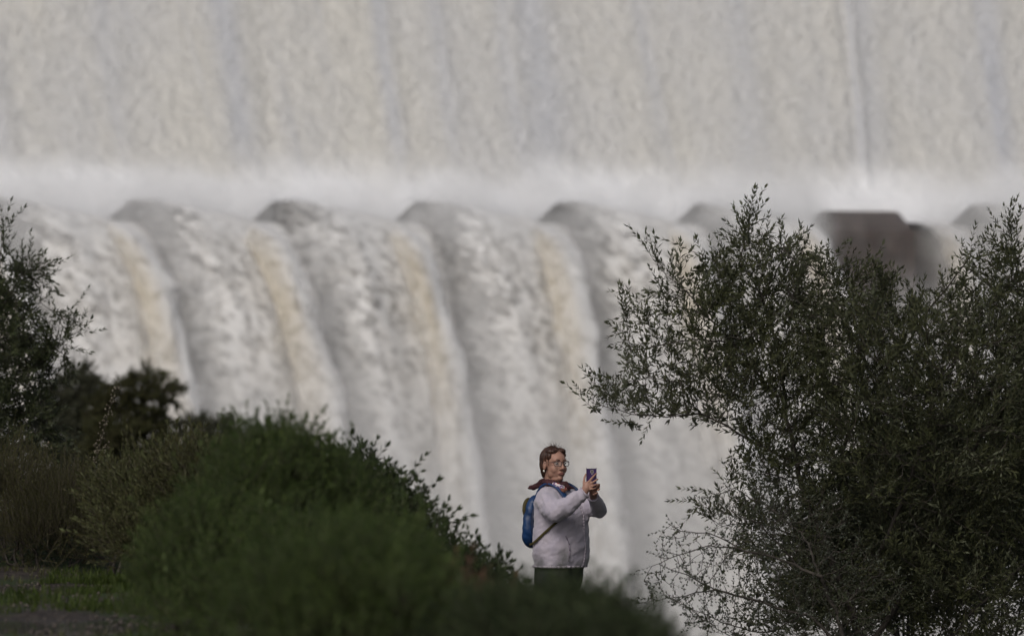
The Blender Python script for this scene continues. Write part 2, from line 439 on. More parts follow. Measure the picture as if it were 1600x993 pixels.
# ---- concrete teeth; only one stands clear of the water
tm = Mat('tooth_concrete')
nz = tm.noise(tm.coord(), 1.6, 6, .6); st = tm.noise(tm.mapping(tm.coord(), (2.0, 2.0, .25)), 1.0, 4)
c = tm.mix(tm.ramp(nz, .35, .7), (0.040, 0.030, 0.027), (0.078, 0.058, 0.051))
c = tm.mix(tm.ramp(st, .5, .7, 0, .5), c, (0.06, 0.05, 0.05))
tooth_mat = tm.surf(tm.bsdf(Base__Color=c, Roughness=0.6, Normal=tm.bump(nz, .5, .15)))
def tooth(k):
    ul, ur = U0 + PER * k + 0.5, U0 + PER * k + 4.75
    if k == 2: sec = [(-3.2, ZL + 0.45, 0), (-0.2, ZL + 0.62, 0), (1.5, ZL - 0.55, 0.7), (1.7, ZL - 6, 0.75), (-3.2, ZL - 6, 0.0)]
    else: sec = [(-3.2, ZL - 0.3, 0), (-0.9, ZL - 0.25, 0), (0.0, ZL - 1.0, 0.6), (0.1, ZL - 6, .8), (-3.2, ZL - 6, .8)]
    bm = bmesh.new(); L = []; Rr = []
    for (o_, z_, ex) in sec:
        L.append(bm.verts.new(dam([ul], [o_], [z_])[0])); Rr.append(bm.verts.new(dam([ur + ex], [o_], [z_])[0]))
    n = len(sec)
    for i in range(n): bm.faces.new((L[i], L[(i + 1) % n], Rr[(i + 1) % n], Rr[i]))
    bm.faces.new(L[::-1]); bm.faces.new(Rr)
    bmesh.ops.recalc_face_normals(bm, faces=bm.faces)
    bmesh.ops.bevel(bm, geom=list(bm.edges), offset=0.09, segments=2, affect='EDGES')
    me = bpy.data.meshes.new('concrete_tooth'); bm.to_mesh(me); bm.free()
    return me
link('concrete_tooth', tooth(2), tooth_mat, label='dark brown concrete block jutting dry from the dam lip, water parting round it', cat='concrete block')

# river pool at the foot
pm = Mat('pool'); pn = pm.noise(pm.coord(), .3, 6)
pool_mat = pm.surf(pm.bsdf(Base__Color=pm.mix(pm.ramp(pn, .4, .6), (.35, .33, .29), (.75, .75, .75)), Roughness=.5, Normal=pm.bump(pn, .6, .8)))
link('river', np_mesh('river', [(-75, 205, -22), (75, 205, -22), (75, 320, -22), (-75, 320, -22)], [(0, 1, 2, 3)]), pool_mat, kind='structure')

# ---- spray: drifting mist in front of the falls
def spray_box():
    lo, hi = (-62, -1.5, -22), (62, 24, 13.5)
    me = bpy.data.meshes.new('spray_mist'); bm = bmesh.new()
    bmesh.ops.create_cube(bm, size=1.0)
    for v in bm.verts:
        q = [lo[i] + (v.co[i] + .5) * (hi[i] - lo[i]) for i in range(3)]
        v.co = q
    bm.to_mesh(me); bm.free()
    o = link('spray_mist', me, kind='stuff')
    # local x = along the dam, y = outwards, z = up
    o.matrix_world = Matrix(((TU[0], NO[0], 0, D0[0]), (TU[1], NO[1], 0, D0[1]), (0, 0, 1, 0), (0, 0, 0, 1)))
    m = Mat('spray'); co = m.coord()
    sp = m.n('SeparateXYZ'); m.set(sp, 'Vector', co)
    z = sp.outputs[2]; y = sp.outputs[1]; x = sp.outputs[0]
    # the falling water's path: y = 7.4 sqrt(2 (lip - z) / g)
    dz = m.math('MAXIMUM', m.math('SUBTRACT', ZL + 0.6, z), 0.0)
    path = m.math('MULTIPLY', m.math('SQRT', dz), 3.3)
    dy = m.math('SUBTRACT', y, path)
    band = m.math('MULTIPLY', m.ramp(dy, -7.0, -1.0), m.ramp(dy, 4.5, 0.5))
    warp = m.noise(m.mapping(co, (0.30, 0.22, 0.17)), 1.0, 5, 0.62, 0.8)
    fine = m.noise(m.mapping(co, (1.1, 0.9, 0.6)), 1.0, 4, 0.6, 0.5)
    low = m.ramp(z, 6.0, -11, 0.0, 1.0)
    nn = m.math('ADD', m.math('MULTIPLY', warp, 0.65), m.math('MULTIPLY', fine, 0.35))
    dens = m.math('MULTIPLY', m.math('ADD', m.math('MULTIPLY', m.ramp(nn, 0.44, 0.62), 0.34), 0.02), band)
    dens = m.math('MULTIPLY', dens, m.math('SUBTRACT', 1.0, m.math('MULTIPLY', m.math('MULTIPLY', m.ramp(x, 15.0, 17.0), m.ramp(x, 25.0, 22.0)), m.ramp(z, 2.0, 8.0, 0.0, 0.93))))
    dens = m.math('ADD', dens, m.math('MULTIPLY', low, 0.13))
    # a belt of spray along the lip
    lipb = m.math('MULTIPLY', m.ramp(z, 6.5, 9.2), m.ramp(z, 12.0, 10.2))
    lipb = m.math('MULTIPLY', lipb, m.ramp(y, 4.5, 0.5))
    pp = m.math('FRACT', m.math('DIVIDE', m.math('SUBTRACT', x, U0 - 4 * PER), PER))
    lipb = m.math('MULTIPLY', lipb, m.math('ADD', 0.25, m.math('ADD', m.ramp(pp, .16, .42), m.ramp(pp, .03, .0))))
    # little of it in front of the dry tooth
    lipb = m.math('MULTIPLY', lipb, m.math('SUBTRACT', 1.0, m.math('MULTIPLY', m.math('MULTIPLY', m.ramp(x, 15.5, 17.2), m.ramp(x, 25.0, 22.0)), 0.93)))
    dens = m.math('ADD', dens, m.math('MULTIPLY', m.math('MULTIPLY', lipb, m.ramp(warp, .34, .62)), 0.95))
    top = m.ramp(z, 13.4, 11.5); dens = m.math('MULTIPLY', dens, top)
    v = m.n('VolumePrincipled', Color=(0.995, 0.995, 1.0), Anisotropy=0.2); m.set(v, 'Density', dens)
    m.t.links.new(v.outputs[0], m.out.inputs['Volume'])
    o.data.materials.append(m.m)
spray_box()
# ================================================================== vegetation
def leaf_material(name, lo, hi, back=None, rough=0.6, trans=0.2, spec=0.2):
    m = Mat(name)
    g = m.n('NewGeometry')
    rnd = g.outputs['Random Per Island']
    c = m.mix(rnd, lo, hi)
    c = m.mix(m.ramp(m.noise(m.coord(), 2.2, 3), .35, .65, 0, .5), c, tuple(x * .72 for x in lo))
    if back: c = m.mix(m.math('MULTIPLY', g.outputs['Backfacing'], 0.85), c, back)
    a = m.bsdf(Base__Color=c, Roughness=rough, Specular__IOR__Level=spec)
    t = m.n('BsdfTranslucent'); m.set(t, 'Color', c)
    mx = m.n('MixShader', i0=trans); m.set(mx, 'i1', a); m.set(mx, 'i2', t.outputs[0])
    return m.surf(mx.outputs[0])
olive_leaf = leaf_material('olive_leaf', (0.028, 0.034, 0.014), (0.100, 0.106, 0.050), back=(0.105, 0.115, 0.075))
olive_leaf2 = leaf_material('olive_leaf_left', (0.034, 0.046, 0.020), (0.090, 0.102, 0.050), back=(0.09, 0.10, 0.07))
far_leaf = leaf_material('far_leaf', (0.07, 0.075, 0.05), (0.12, 0.125, 0.08))
bush_green = leaf_material('bush_green', (0.034, 0.057, 0.018), (0.110, 0.148, 0.044))
bush_deep = leaf_material('bush_deep', (0.030, 0.044, 0.020), (0.068, 0.088, 0.038))
bush_olive = leaf_material('bush_olive', (0.042, 0.044, 0.016), (0.092, 0.09, 0.034))
bush_brown = leaf_material('bush_brown', (0.06, 0.055, 0.024), (0.10, 0.115, 0.05))
holm_leaf = leaf_material('small_dark_leaf', (0.030, 0.036, 0.020), (0.07, 0.08, 0.045), back=(0.09, 0.1, 0.08))
straw_mat = leaf_material('dry_stalk', (0.12, 0.10, 0.07), (0.28, 0.25, 0.19))
grass_mat = leaf_material('grass_blade', (0.03, 0.05, 0.011), (0.10, 0.135, 0.028), trans=.35)
dry_mat = leaf_material('dry_brush', (0.07, 0.04, 0.026), (0.17, 0.10, 0.065))
bark = simple_mat('bark', (0.055, 0.048, 0.042), rough=0.9, var=.4, scale=30, bump=.8, bdist=.008)
twig_bark = simple_mat('twig_bark', (0.07, 0.058, 0.045), rough=0.85, var=.3, scale=40)

def rot_to(dirs, roll):
    """rotation matrices (n,3,3) taking +Z to dirs with a roll about it"""
    d = dirs / np.linalg.norm(dirs, axis=1, keepdims=True)
    ref = np.where(np.abs(d[:, 2:3]) < 0.95, np.array([[0, 0, 1.0]]), np.array([[1.0, 0, 0]]))
    x = np.cross(ref, d); x /= np.linalg.norm(x, axis=1, keepdims=True)
    y = np.cross(d, x)
    c, s = np.cos(roll)[:, None], np.sin(roll)[:, None]
    X = x * c + y * s; Y = -x * s + y * c
    return np.stack([X, Y, d], 2)

def leaf_geo(base, d, up, L, W, fold=0.18, quad=False):
    """one lance-shaped leaf of four triangles (quads if quad) - returns verts, faces"""
    d = d / np.linalg.norm(d); s = np.cross(d, up); s /= (np.linalg.norm(s) + 1e-9); nrm = np.cross(s, d)
    if quad:
        V = [base, base + d * L * .5 + s * W * .5, base + d * L, base + d * L * .5 - s * W * .5]
        return V, [(0, 1, 2), (0, 2, 3)]
    V = [base, base + d * L * .42 + s * W * .5 + nrm * W * fold, base + d * L - nrm * L * .06,
         base + d * L * .42 - s * W * .5 + nrm * W * fold, base + d * L * .5]
    return V, [(0, 1, 4), (1, 2, 4), (2, 3, 4), (3, 0, 4)]

def stem_geo(pts, r0, r1):
    V, F = [], []
    n = len(pts)
    for i, p in enumerate(pts):
        d = (pts[min(i + 1, n - 1)] - pts[max(i - 1, 0)]); d /= np.linalg.norm(d)
        a = np.cross(d, [0.3, 1, 0.1]); a /= np.linalg.norm(a); b = np.cross(d, a)
        r = r0 + (r1 - r0) * i / (n - 1)
        for k in range(3):
            t = 2 * math.pi * k / 3
            V.append(p + a * r * math.cos(t) + b * r * math.sin(t))
    for i in range(n - 1):
        for k in range(3):
            a_ = i * 3 + k; b_ = i * 3 + (k + 1) % 3
            F += [(a_, b_, b_ + 3), (a_, b_ + 3, a_ + 3)]
    return V, F

def make_sprig(L, npairs, leafL, leafW, spread, rs, curve=0.25, start=0.15, stem_r=0.0012, quad=False, per=2, tuft=0):
    """template: stem along +Z with leaves; returns stem (V,F), leaves (V,F)"""
    q = np.random.default_rng(rs)
    bend = q.uniform(-1, 1, 2) * curve
    P = lambda t: np.array([bend[0] * L * t * t, bend[1] * L * t * t, L * t])
    sV, sF = stem_geo([P(t) for t in ((0, 1) if quad else (0, .5, 1))], stem_r, stem_r * .5)
    lV, lF = [], []
    ang = q.uniform(0, 6.28)
    for i in range(npairs):
        t = start + (1 - start) * (i + .5 * q.uniform(-.5, .5)) / max(1, npairs - 1); t = min(t, 1)
        ang += 1.57 + q.uniform(-.35, .35)
        ax = P(min(1, t + .05)) - P(t - .05); ax /= np.linalg.norm(ax)
        for k in range(per):
            a = ang + k * 2 * math.pi / per
            side = np.array([math.cos(a), math.sin(a), 0.0])
            sp = spread * (1.15 - .5 * t) * q.uniform(.7, 1.25)
            d = ax * math.cos(sp) + side * math.sin(sp)
            sc = q.uniform(.7, 1.15) * (1.0 - .25 * abs(t - .45))
            V, F = leaf_geo(P(t), d, ax + .3 * side, leafL * sc, leafW * sc * q.uniform(.8, 1.2), quad=quad)
            o = len(lV); lV += V; lF += [tuple(x + o for x in f) for f in F]
    for k in range(tuft):
        d = P(1) - P(.9); d /= np.linalg.norm(d); d = d + q.uniform(-.35, .35, 3)
        V, F = leaf_geo(P(1), d, np.array([1, .2, .1]), leafL * .9, leafW, quad=quad)
        o = len(lV); lV += V; lF += [tuple(x + o for x in f) for f in F]
    return (np.array(sV), np.array(sF)), (np.array(lV), np.array(lF))

def scatter(tmpls, pos, dirs, scale, roll=None, q=rng):
    """join many copies of the templates; returns V, F"""
    n = len(pos); which = q.integers(0, len(tmpls), n)
    roll = q.uniform(0, 2 * math.pi, n) if roll is None else roll
    Vs, Fs, off = [], [], 0
    for ti, (tv, tf) in enumerate(tmpls):
        idx = np.nonzero(which == ti)[0]
        if len(idx) == 0: continue
        M = rot_to(dirs[idx], roll[idx]) * scale[idx][:, None, None]
        V = np.einsum('nij,vj->nvi', M, tv) + pos[idx][:, None, :]
        F = tf[None] + (np.arange(len(idx)) * len(tv))[:, None, None] + off
        Vs.append(V.reshape(-1, 3)); Fs.append(F.reshape(-1, tf.shape[1])); off += len(idx) * len(tv)
    return np.concatenate(Vs), np.concatenate(Fs)

def scatter2(sprigs, pos, dirs, scale, seed):
    st = [s[0] for s in sprigs]; lf = [s[1] for s in sprigs]
    roll = np.random.default_rng(seed).uniform(0, 6.28, len(pos))
    A = scatter(st, pos, dirs, scale, roll, np.random.default_rng(seed)); B = scatter(lf, pos, dirs, scale, roll, np.random.default_rng(seed))
    return A, B

# ---- branch skeletons by space colonisation
def densify(pl, step):
    out = [np.array(pl[0], float)]
    for a, b in zip(pl[:-1], pl[1:]):
        a = np.array(a, float); b = np.array(b, float); n = max(1, int(np.linalg.norm(b - a) / step))
        for i in range(1, n + 1): out.append(a + (b - a) * i / n)
    return out

def grow(seeds, attr, step=0.07, infl=0.6, kill=0.13, iters=90, wander=0.25, seed=1):
    """seeds: list of polylines (each joined to the nearest existing node)."""
    q = np.random.default_rng(seed)
    N, Pn = [], []
    for s_ in seeds:
        pts = densify(s_, step)
        if N:
            d = np.linalg.norm(np.array(N) - pts[0], axis=1); par = int(np.argmin(d))
        else: par = -1
        off = q.normal(0, 1, 3) * 0
        for i, p in enumerate(pts):
            off = off * .8 + q.normal(0, .006, 3)
            N.append(p + off); Pn.append(par); par = len(N) - 1
    A = attr.copy(); nodes = np.array(N); par = list(Pn)
    best = np.full(len(A), 1e9); bi = np.zeros(len(A), int)
    def upd(lo):
        for c in range(lo, len(nodes), 400):
            D = np.linalg.norm(A[:, None] - nodes[None, c:c + 400], axis=2)
            j = D.argmin(1); d = D[np.arange(len(A)), j]; m = d < best
            best[m] = d[m]; bi[m] = j[m] + c
    upd(0); alive = best > kill
    for it in range(iters):
        if not alive.any(): break
        act = alive & (best < infl)
        if not act.any(): break
        acc = {}
        vec = A[act] - nodes[bi[act]]; vec /= np.linalg.norm(vec, axis=1, keepdims=True)
        for b, v in zip(bi[act], vec): acc.setdefault(int(b), []).append(v)
        new = []; lo = len(nodes)
        for b, vs in acc.items():
            d = np.sum(vs, 0); d = d / (np.linalg.norm(d) + 1e-9) + q.normal(0, wander, 3)
            if par[b] >= 0:
                pd = nodes[b] - nodes[par[b]]; d = d + .35 * pd / (np.linalg.norm(pd) + 1e-9)
            d /= np.linalg.norm(d); new.append(nodes[b] + d * step); par.append(b)
        nodes = np.concatenate([nodes, new]); upd(lo); alive = alive & (best > kill)
    return nodes, np.array(par)

def skeleton_mesh(nodes, par, r_tip, expo, rmax, sides=5):
    n = len(nodes); area = np.zeros(n); kids = np.zeros(n, int)
    for p in par:
        if p >= 0: kids[p] += 1
    # nodes are ordered so that a parent precedes its children, except seed joins
    for i in range(n - 1, -1, -1):
        if kids[i] == 0: area[i] = r_tip ** expo
        if par[i] >= 0: area[par[i]] += area[i]
    rad = np.minimum(area ** (1 / expo), rmax)
    idx = np.nonzero(par >= 0)[0]
    a = nodes[par[idx]]; b = nodes[idx]; rb = rad[idx]; ra = np.minimum(rad[par[idx]], rb * 1.25 + .0005)
    R3 = rot_to(b - a, np.zeros(len(idx)))
    t = np.arange(sides) * 2 * math.pi / sides
    ring = np.stack([np.cos(t), np.sin(t), 0 * t], 1)
    rr = np.einsum('nij,kj->nki', R3, ring)
    VA = a[:, None] + rr * ra[:, None, None]; ext = (b - a) * .12
    VB = (b + ext)[:, None] + rr * rb[:, None, None]
    V = np.concatenate([VA, VB], 1).reshape(-1, 3)
    base = (np.arange(len(idx)) * 2 * sides)[:, None, None]
    k = np.arange(sides); F = np.stack([k, (k + 1) % sides, (k + 1) % sides + sides, k + sides], 1)[None] + base
    return V, F.reshape(-1, 4), rad, kids

def blob_points(blobs, n, seed, rind=0.0):
    """random points in a union of ellipsoids (photo px cx, cy, rx, ry, distance, depth radius, weight)"""
    q = np.random.default_rng(seed); W = np.array([b[6] for b in blobs], float); W /= W.sum()
    out = []
    for b, wt in zip(blobs, W):
        m = int(n * wt) + 1
        v = q.normal(0, 1, (m, 3)); v /= np.linalg.norm(v, axis=1, keepdims=True)
        r = q.uniform(0, 1, m) ** (1 / 3) if rind == 0 else (1 - rind * q.uniform(0, 1, m) ** 1.5)
        v = v * r[:, None]; c = px(b[0], b[1], b[4]); sc = b[4] / FPX
        out.append(np.stack([c.x + v[:, 0] * b[2] * sc, c.y + v[:, 1] * b[5], c.z + v[:, 2] * b[3] * sc], 1))
    return np.concatenate(out)

def tree(name, seeds, blobs, natt, spr, leafm, label, cat, base, seed=1, step=.07, infl=.6, kill=.13, r_tip=.0016, expo=2.25, rmax=.06,
         twig_r=0.006, per_node=1.0, up=.45, scl=(.75, 1.2), group=None, extra=None):
    att = blob_points(blobs, natt, seed)
    gz = ground_z(att[:, 0], att[:, 1]); att = att[att[:, 2] > gz + .12]
    nodes, par = grow(seeds, att, step, infl, kill, seed=seed)
    V, F, rad, kids = skeleton_mesh(nodes, par, r_tip, expo, rmax)
    q = np.random.default_rng(seed + 5)
    ok = np.nonzero((rad < twig_r) & (par >= 0))[0]
    cnt = q.poisson(per_node, len(ok)); cnt[kids[ok] == 0] += 1
    idx = np.repeat(ok, cnt); n = len(idx)
    d = nodes[idx] - nodes[par[idx]]; d /= np.linalg.norm(d, axis=1, keepdims=True)
    dirs = d * .8 + q.normal(0, .55, (n, 3)) + np.array([0, 0, up])
    tipm = kids[idx] == 0; dirs[tipm] = d[tipm] + q.normal(0, .25, (tipm.sum(), 3)) + np.array([0, 0, up * .5])
    A, B = scatter2(spr, nodes[idx], dirs, q.uniform(*scl, n), seed)
    root = empty(name, base, label, cat, group)
    off = np.array(base, float)
    ob = link('trunk', np_mesh('trunk', V - off, F), bark, root, smooth=True)
    link('twigs', np_mesh('twigs', A[0] - off, A[1]), twig_bark, root, kind='stuff')
    link('crown', np_mesh('crown', B[0] - off, B[1]), leafm, root, kind='stuff')
    return root

olive_sprigs = [make_sprig(.17 + .02 * (i % 3), 6 + i % 3, .050, .0140, .75, 100 + i, curve=.3, tuft=1) for i in range(9)]
D1 = 36.5
def P3(lst, dd=None): return [tuple(px(x, y, D1 + (o if dd is None else dd))) for (x, y, o) in lst]
ot_seeds = [
    P3([(1410, 1090, 0.1), (1355, 1010, 0.0), (1331, 942, -.1), (1297, 872, -.15), (1269, 809, -.1), (1251, 760, 0), (1234, 691, 0), (1215, 620, .1)]),
    P3([(1251, 760, 0), (1225, 748, -.1), (1199, 742, -.2), (1150, 752, -.25), (1101, 785, -.3)]),
    P3([(1244, 725, 0), (1199, 700, -.1), (1150, 677, -.2), (1094, 649, -.25), (1038, 652, -.3), (985, 645, -.3), (950, 634, -.3), (925, 626, -.3)]),
    P3([(1215, 620, .1), (1180, 580, .05), (1120, 510, 0), (1070, 455, 0), (1040, 430, 0), (1015, 398, 0)]),
    P3([(1225, 650, .1), (1218, 560, .1), (1190, 460, .1), (1160, 410, .0), (1164, 375, .0), (1172, 342, 0)]),
    P3([(1190, 460, .1), (1130, 420, .2), (1100, 400, .3), (1075, 392, .3)]),
    P3([(1190, 470, .1), (1215, 420, -.1), (1226, 378, -.2)]),
    P3([(1140, 535, .0), (1080, 530, -.1), (1030, 540, -.1), (985, 548, -.1)]),
    P3([(1100, 490, .0), (1050, 480, .2), (1003, 468, .2)]),
    P3([(1060, 600, -.2), (1010, 590, -.3), (950, 600, -.4)]),
    P3([(1269, 809, -.1), (1320, 720, .3), (1350, 620, .4), (1350, 510, .4), (1325, 430, .3)]),
    P3([(1350, 600, .4), (1420, 540, .2), (1460, 470, .1), (1500, 430, 0), (1520, 400, 0)]),
    P3([(1355, 1010, 0), (1430, 900, .3), (1490, 780, .4), (1540, 640, .3), (1580, 500, .3), (1585, 420, .2), (1576, 362, .1)]),
    P3([(1490, 780, .4), (1560, 740, .2), (1640, 680, 0), (1700, 600, 0)]),
    P3([(1410, 1080, .1), (1500, 980, -.2), (1600, 880, -.3), (1700, 800, -.3)]),
    P3([(1331, 942, -.1), (1400, 820, -.4), (1440, 700, -.6), (1470, 600, -.6)]),
    P3([(1297, 872, -.15), (1230, 830, .2), (1180, 815, .3), (1130, 818, .3)]),
]
ot_blobs = [
    (1150, 485, 92, 80, D1, .7, 1.0), (1090, 460, 58, 52, D1, .3, .24), (1165, 410, 42, 50, D1, .35, .26), (1240, 450, 70, 65, D1, .6, .8), (1185, 385, 26, 26, D1, .2, .08),
    (1050, 560, 82, 58, D1, .4, .42), (985, 600, 48, 36, D1, .25, .08), (1125, 600, 95, 65, D1, .6, .9), (1025, 500, 50, 40, D1, .25, .09), (945, 628, 28, 16, D1, .12, .04), (1010, 655, 65, 26, D1, .3, .10),
    (1230, 560, 140, 130, D1, .9, 2.3), (1340, 540, 125, 105, D1 + .1, .9, 2.2), (1440, 575, 120, 105, D1, .9, 2.2), (1340, 460, 60, 45, D1, .4, .35),
    (1555, 500, 75, 100, D1, .8, 1.4), (1572, 420, 32, 42, D1, .4, .25), (1510, 440, 28, 34, D1, .3, .15), (1640, 500, 100, 110, D1, .8, 1.2),
    (1330, 690, 170, 150, D1, 1.0, 3.0), (1500, 700, 170, 170, D1, 1.0, 3.4), (1640, 740, 130, 200, D1, 1.0, 2.0),
    (1420, 880, 150, 130, D1, .9, 2.2), (1560, 910, 150, 140, D1, .9, 2.2), (1215, 680, 75, 45, D1, .5, .40), (1270, 960, 100, 60, D1, .6, .35),
    (1170, 800, 80, 60, D1 + .3, .5, .16), (1240, 860, 90, 90, D1 + .2, .6, .32),
    (1400, 850, 190, 150, D1 + .7, .5, 2.4), (1310, 900, 100, 90, D1 + .6, .4, 1.0), (1560, 850, 150, 170, D1 + .6, .5, 2.0), (1350, 760, 120, 90, D1 + .5, .4, 1.0),
    (1550, 620, 120, 140, D1 - .7, .5, 1.6), (1400, 640, 150, 160, D1 - .8, .4, 1.8), (1330, 560, 110, 90, D1 - .6, .35, 1.0),
]
tree('olive_tree', ot_seeds, ot_blobs, 9600, olive_sprigs, olive_leaf, 'large dark olive tree filling the right side beside the woman', 'olive tree',
     tuple(px(1410, 1090, D1 + .1)), seed=11, step=.065, infl=.55, kill=.115, per_node=1.75, twig_r=.0062, rmax=.05, up=.85)

# twiggy shrub under the olive
D2 = 35.6
holm_sprigs = [make_sprig(.10, 5, .022, .011, .95, 200 + i, curve=.4, tuft=1) for i in range(6)]
def Q3(lst): return [tuple(px(x, y, D2 + o)) for (x, y, o) in lst]
sh_seeds = [
    Q3([(1345, 1080, 0), (1310, 960, 0), (1281, 900, -.1), (1241, 880, -.1), (1195, 866, -.1), (1150, 850, -.1), (1108, 851, -.1), (1060, 862, -.1), (1017, 879, -.1)]),
    Q3([(1150, 850, -.1), (1105, 832, 0), (1060, 830, 0), (1045, 820, 0)]),
    Q3([(1330, 1030, .1), (1260, 960, .1), (1190, 940, .1), (1120, 925, .1), (1060, 935, .1), (1005, 940, .1)]),
    Q3([(1120, 925, .1), (1070, 900, .1), (1035, 885, .1)]),
    Q3([(1260, 960, .1), (1200, 985, .2), (1140, 975, .2), (1080, 950, .2)]),
    Q3([(1281, 900, -.1), (1250, 830, .1), (1200, 790, .2), (1150, 760, .2), (1105, 775, .2)]),
    Q3([(1241, 880, -.1), (1190, 820, -.2), (1150, 800, -.2), (1120, 800, -.2)]),
    Q3([(1340, 1060, .2), (1180, 1010, .3), (1120, 985, .3), (1090, 960, .3)]),
]
sh_blobs = [(1180, 880, 110, 70, D2, .4, 1.3), (1080, 865, 70, 35, D2, .2, .35), (1060, 925, 60, 25, D2, .2, .25), (1200, 800, 90, 50, D2, .4, .6), (1150, 960, 90, 50, D2, .4, 1.1),
            (1300, 930, 110, 110, D2, .5, 1.8), (1260, 820, 80, 60, D2, .4, .6)]
tree('shrub', sh_seeds, sh_blobs, 1500, holm_sprigs, holm_leaf, 'sparse twiggy dark shrub with small leaves reaching left below the olive tree', 'shrub',
     tuple(px(1345, 1080, D2)), seed=23, step=.05, infl=.45, kill=.085, per_node=.9, twig_r=.0055, rmax=.028, up=.25)

# olive tree at the left edge, a little behind the focus
D3 = 46.0
def L3(lst): return [tuple(px(x, y, D3 + o)) for (x, y, o) in lst]
lt_seeds = [L3([(-90, 900, 0), (-70, 780, 0), (-50, 680, 0), (-30, 600, 0), (-20, 520, 0), (-5, 440, 0), (2, 372, 0)]),
            L3([(-50, 680, 0), (0, 620, 0), (50, 580, .1), (95, 540, .1), (122, 520, 0)]),
            L3([(-20, 560, 0), (20, 510, 0), (60, 470, 0), (90, 492, 0), (112, 480, 0)]),
            L3([(-10, 500, 0), (20, 450, 0), (45, 415, 0)]),
            L3([(-70, 780, 0), (0, 700, 0), (50, 650, 0), (80, 610, 0)])]
lt_blobs = [(-40, 560, 90, 130, D3, .8, 1.2), (20, 560, 65, 70, D3, .6, 1.8), (0, 620, 85, 70, D3, .7, 2.0), (75, 545, 38, 32, D3, .3, .35), (10, 470, 50, 55, D3, .4, 1.3), (45, 440, 22, 28, D3, .2, .12), (2, 375, 12, 18, D3, .1, .05),
            (-60, 700, 110, 90, D3, .8, 1.3), (30, 680, 60, 55, D3, .6, 1.4), (-90, 480, 70, 100, D3, .6, .6), (98, 480, 14, 12, D3, .1, .04)]
tree('olive_tree', lt_seeds, lt_blobs, 5000, olive_sprigs, olive_leaf2, 'olive tree cut by the left edge of the photo, above the olive green bush', 'olive tree',
     tuple(px(-90, 900, D3)), scl=(.95, 1.45), seed=31, step=.09, infl=.7, kill=.15, per_node=3.2, twig_r=.008, rmax=.06)

# far soft trees against the falls
far_sprigs = [make_sprig(.20, 7, .052, .024, .95, 300 + i, curve=.3, quad=True, per=3, tuft=2, stem_r=.004) for i in range(6)]
def far_tree(D, cxp, top, bot, wpx, blobs, label, seed, leafm=far_leaf, n=2900):
    sd_ = [[tuple(px(cxp, bot + 60, D)), tuple(px(cxp + 4, (top + bot) / 2 + 40, D)), tuple(px(cxp - 3, top + 25, D))],
           [tuple(px(cxp + 2, bot, D)), tuple(px(cxp - wpx * .5, (top + bot) / 2, D))], [tuple(px(cxp + 2, bot, D)), tuple(px(cxp + wpx * .5, (top + bot) / 2, D))]]
    bb = [(b[0], b[1], b[2], b[3], D, b[2] / FPX * D * .9, b[4]) for b in blobs]
    base = px(cxp, bot + 60, D); base.z = float(ground_z(base.x, base.y)) - .05
    sd_[0].insert(0, tuple(base))
    tree('tree', sd_, bb, n, far_sprigs, leafm, label, 'tree', tuple(base), seed=seed, step=.13, infl=1.3, kill=.17, per_node=9, twig_r=.03, rmax=.10, r_tip=.005, expo=2.2, group=None)
far_tree(98, 130, 565, 760, 60, [(125, 620, 42, 48, 1), (120, 690, 65, 60, 1.4), (95, 650, 40, 50, .8), (125, 780, 75, 60, .7)], 'soft grey green tree standing just right of the left olive tree', 41)
far_tree(94, 225, 580, 760, 70, [(225, 625, 48, 42, 1.1), (205, 690, 70, 55, 1.4), (250, 610, 28, 26, .4), (180, 650, 40, 50, .7), (215, 780, 80, 60, .7)], 'rounded blurred olive green tree below the leftmost water jet', 42, bush_brown)
far_tree(104, 318, 645, 740, 40, [(312, 685, 42, 34, 1), (345, 680, 30, 26, .5), (318, 760, 60, 50, .5)], 'low blurred tree peeping between the rounded tree and the big bush', 43)

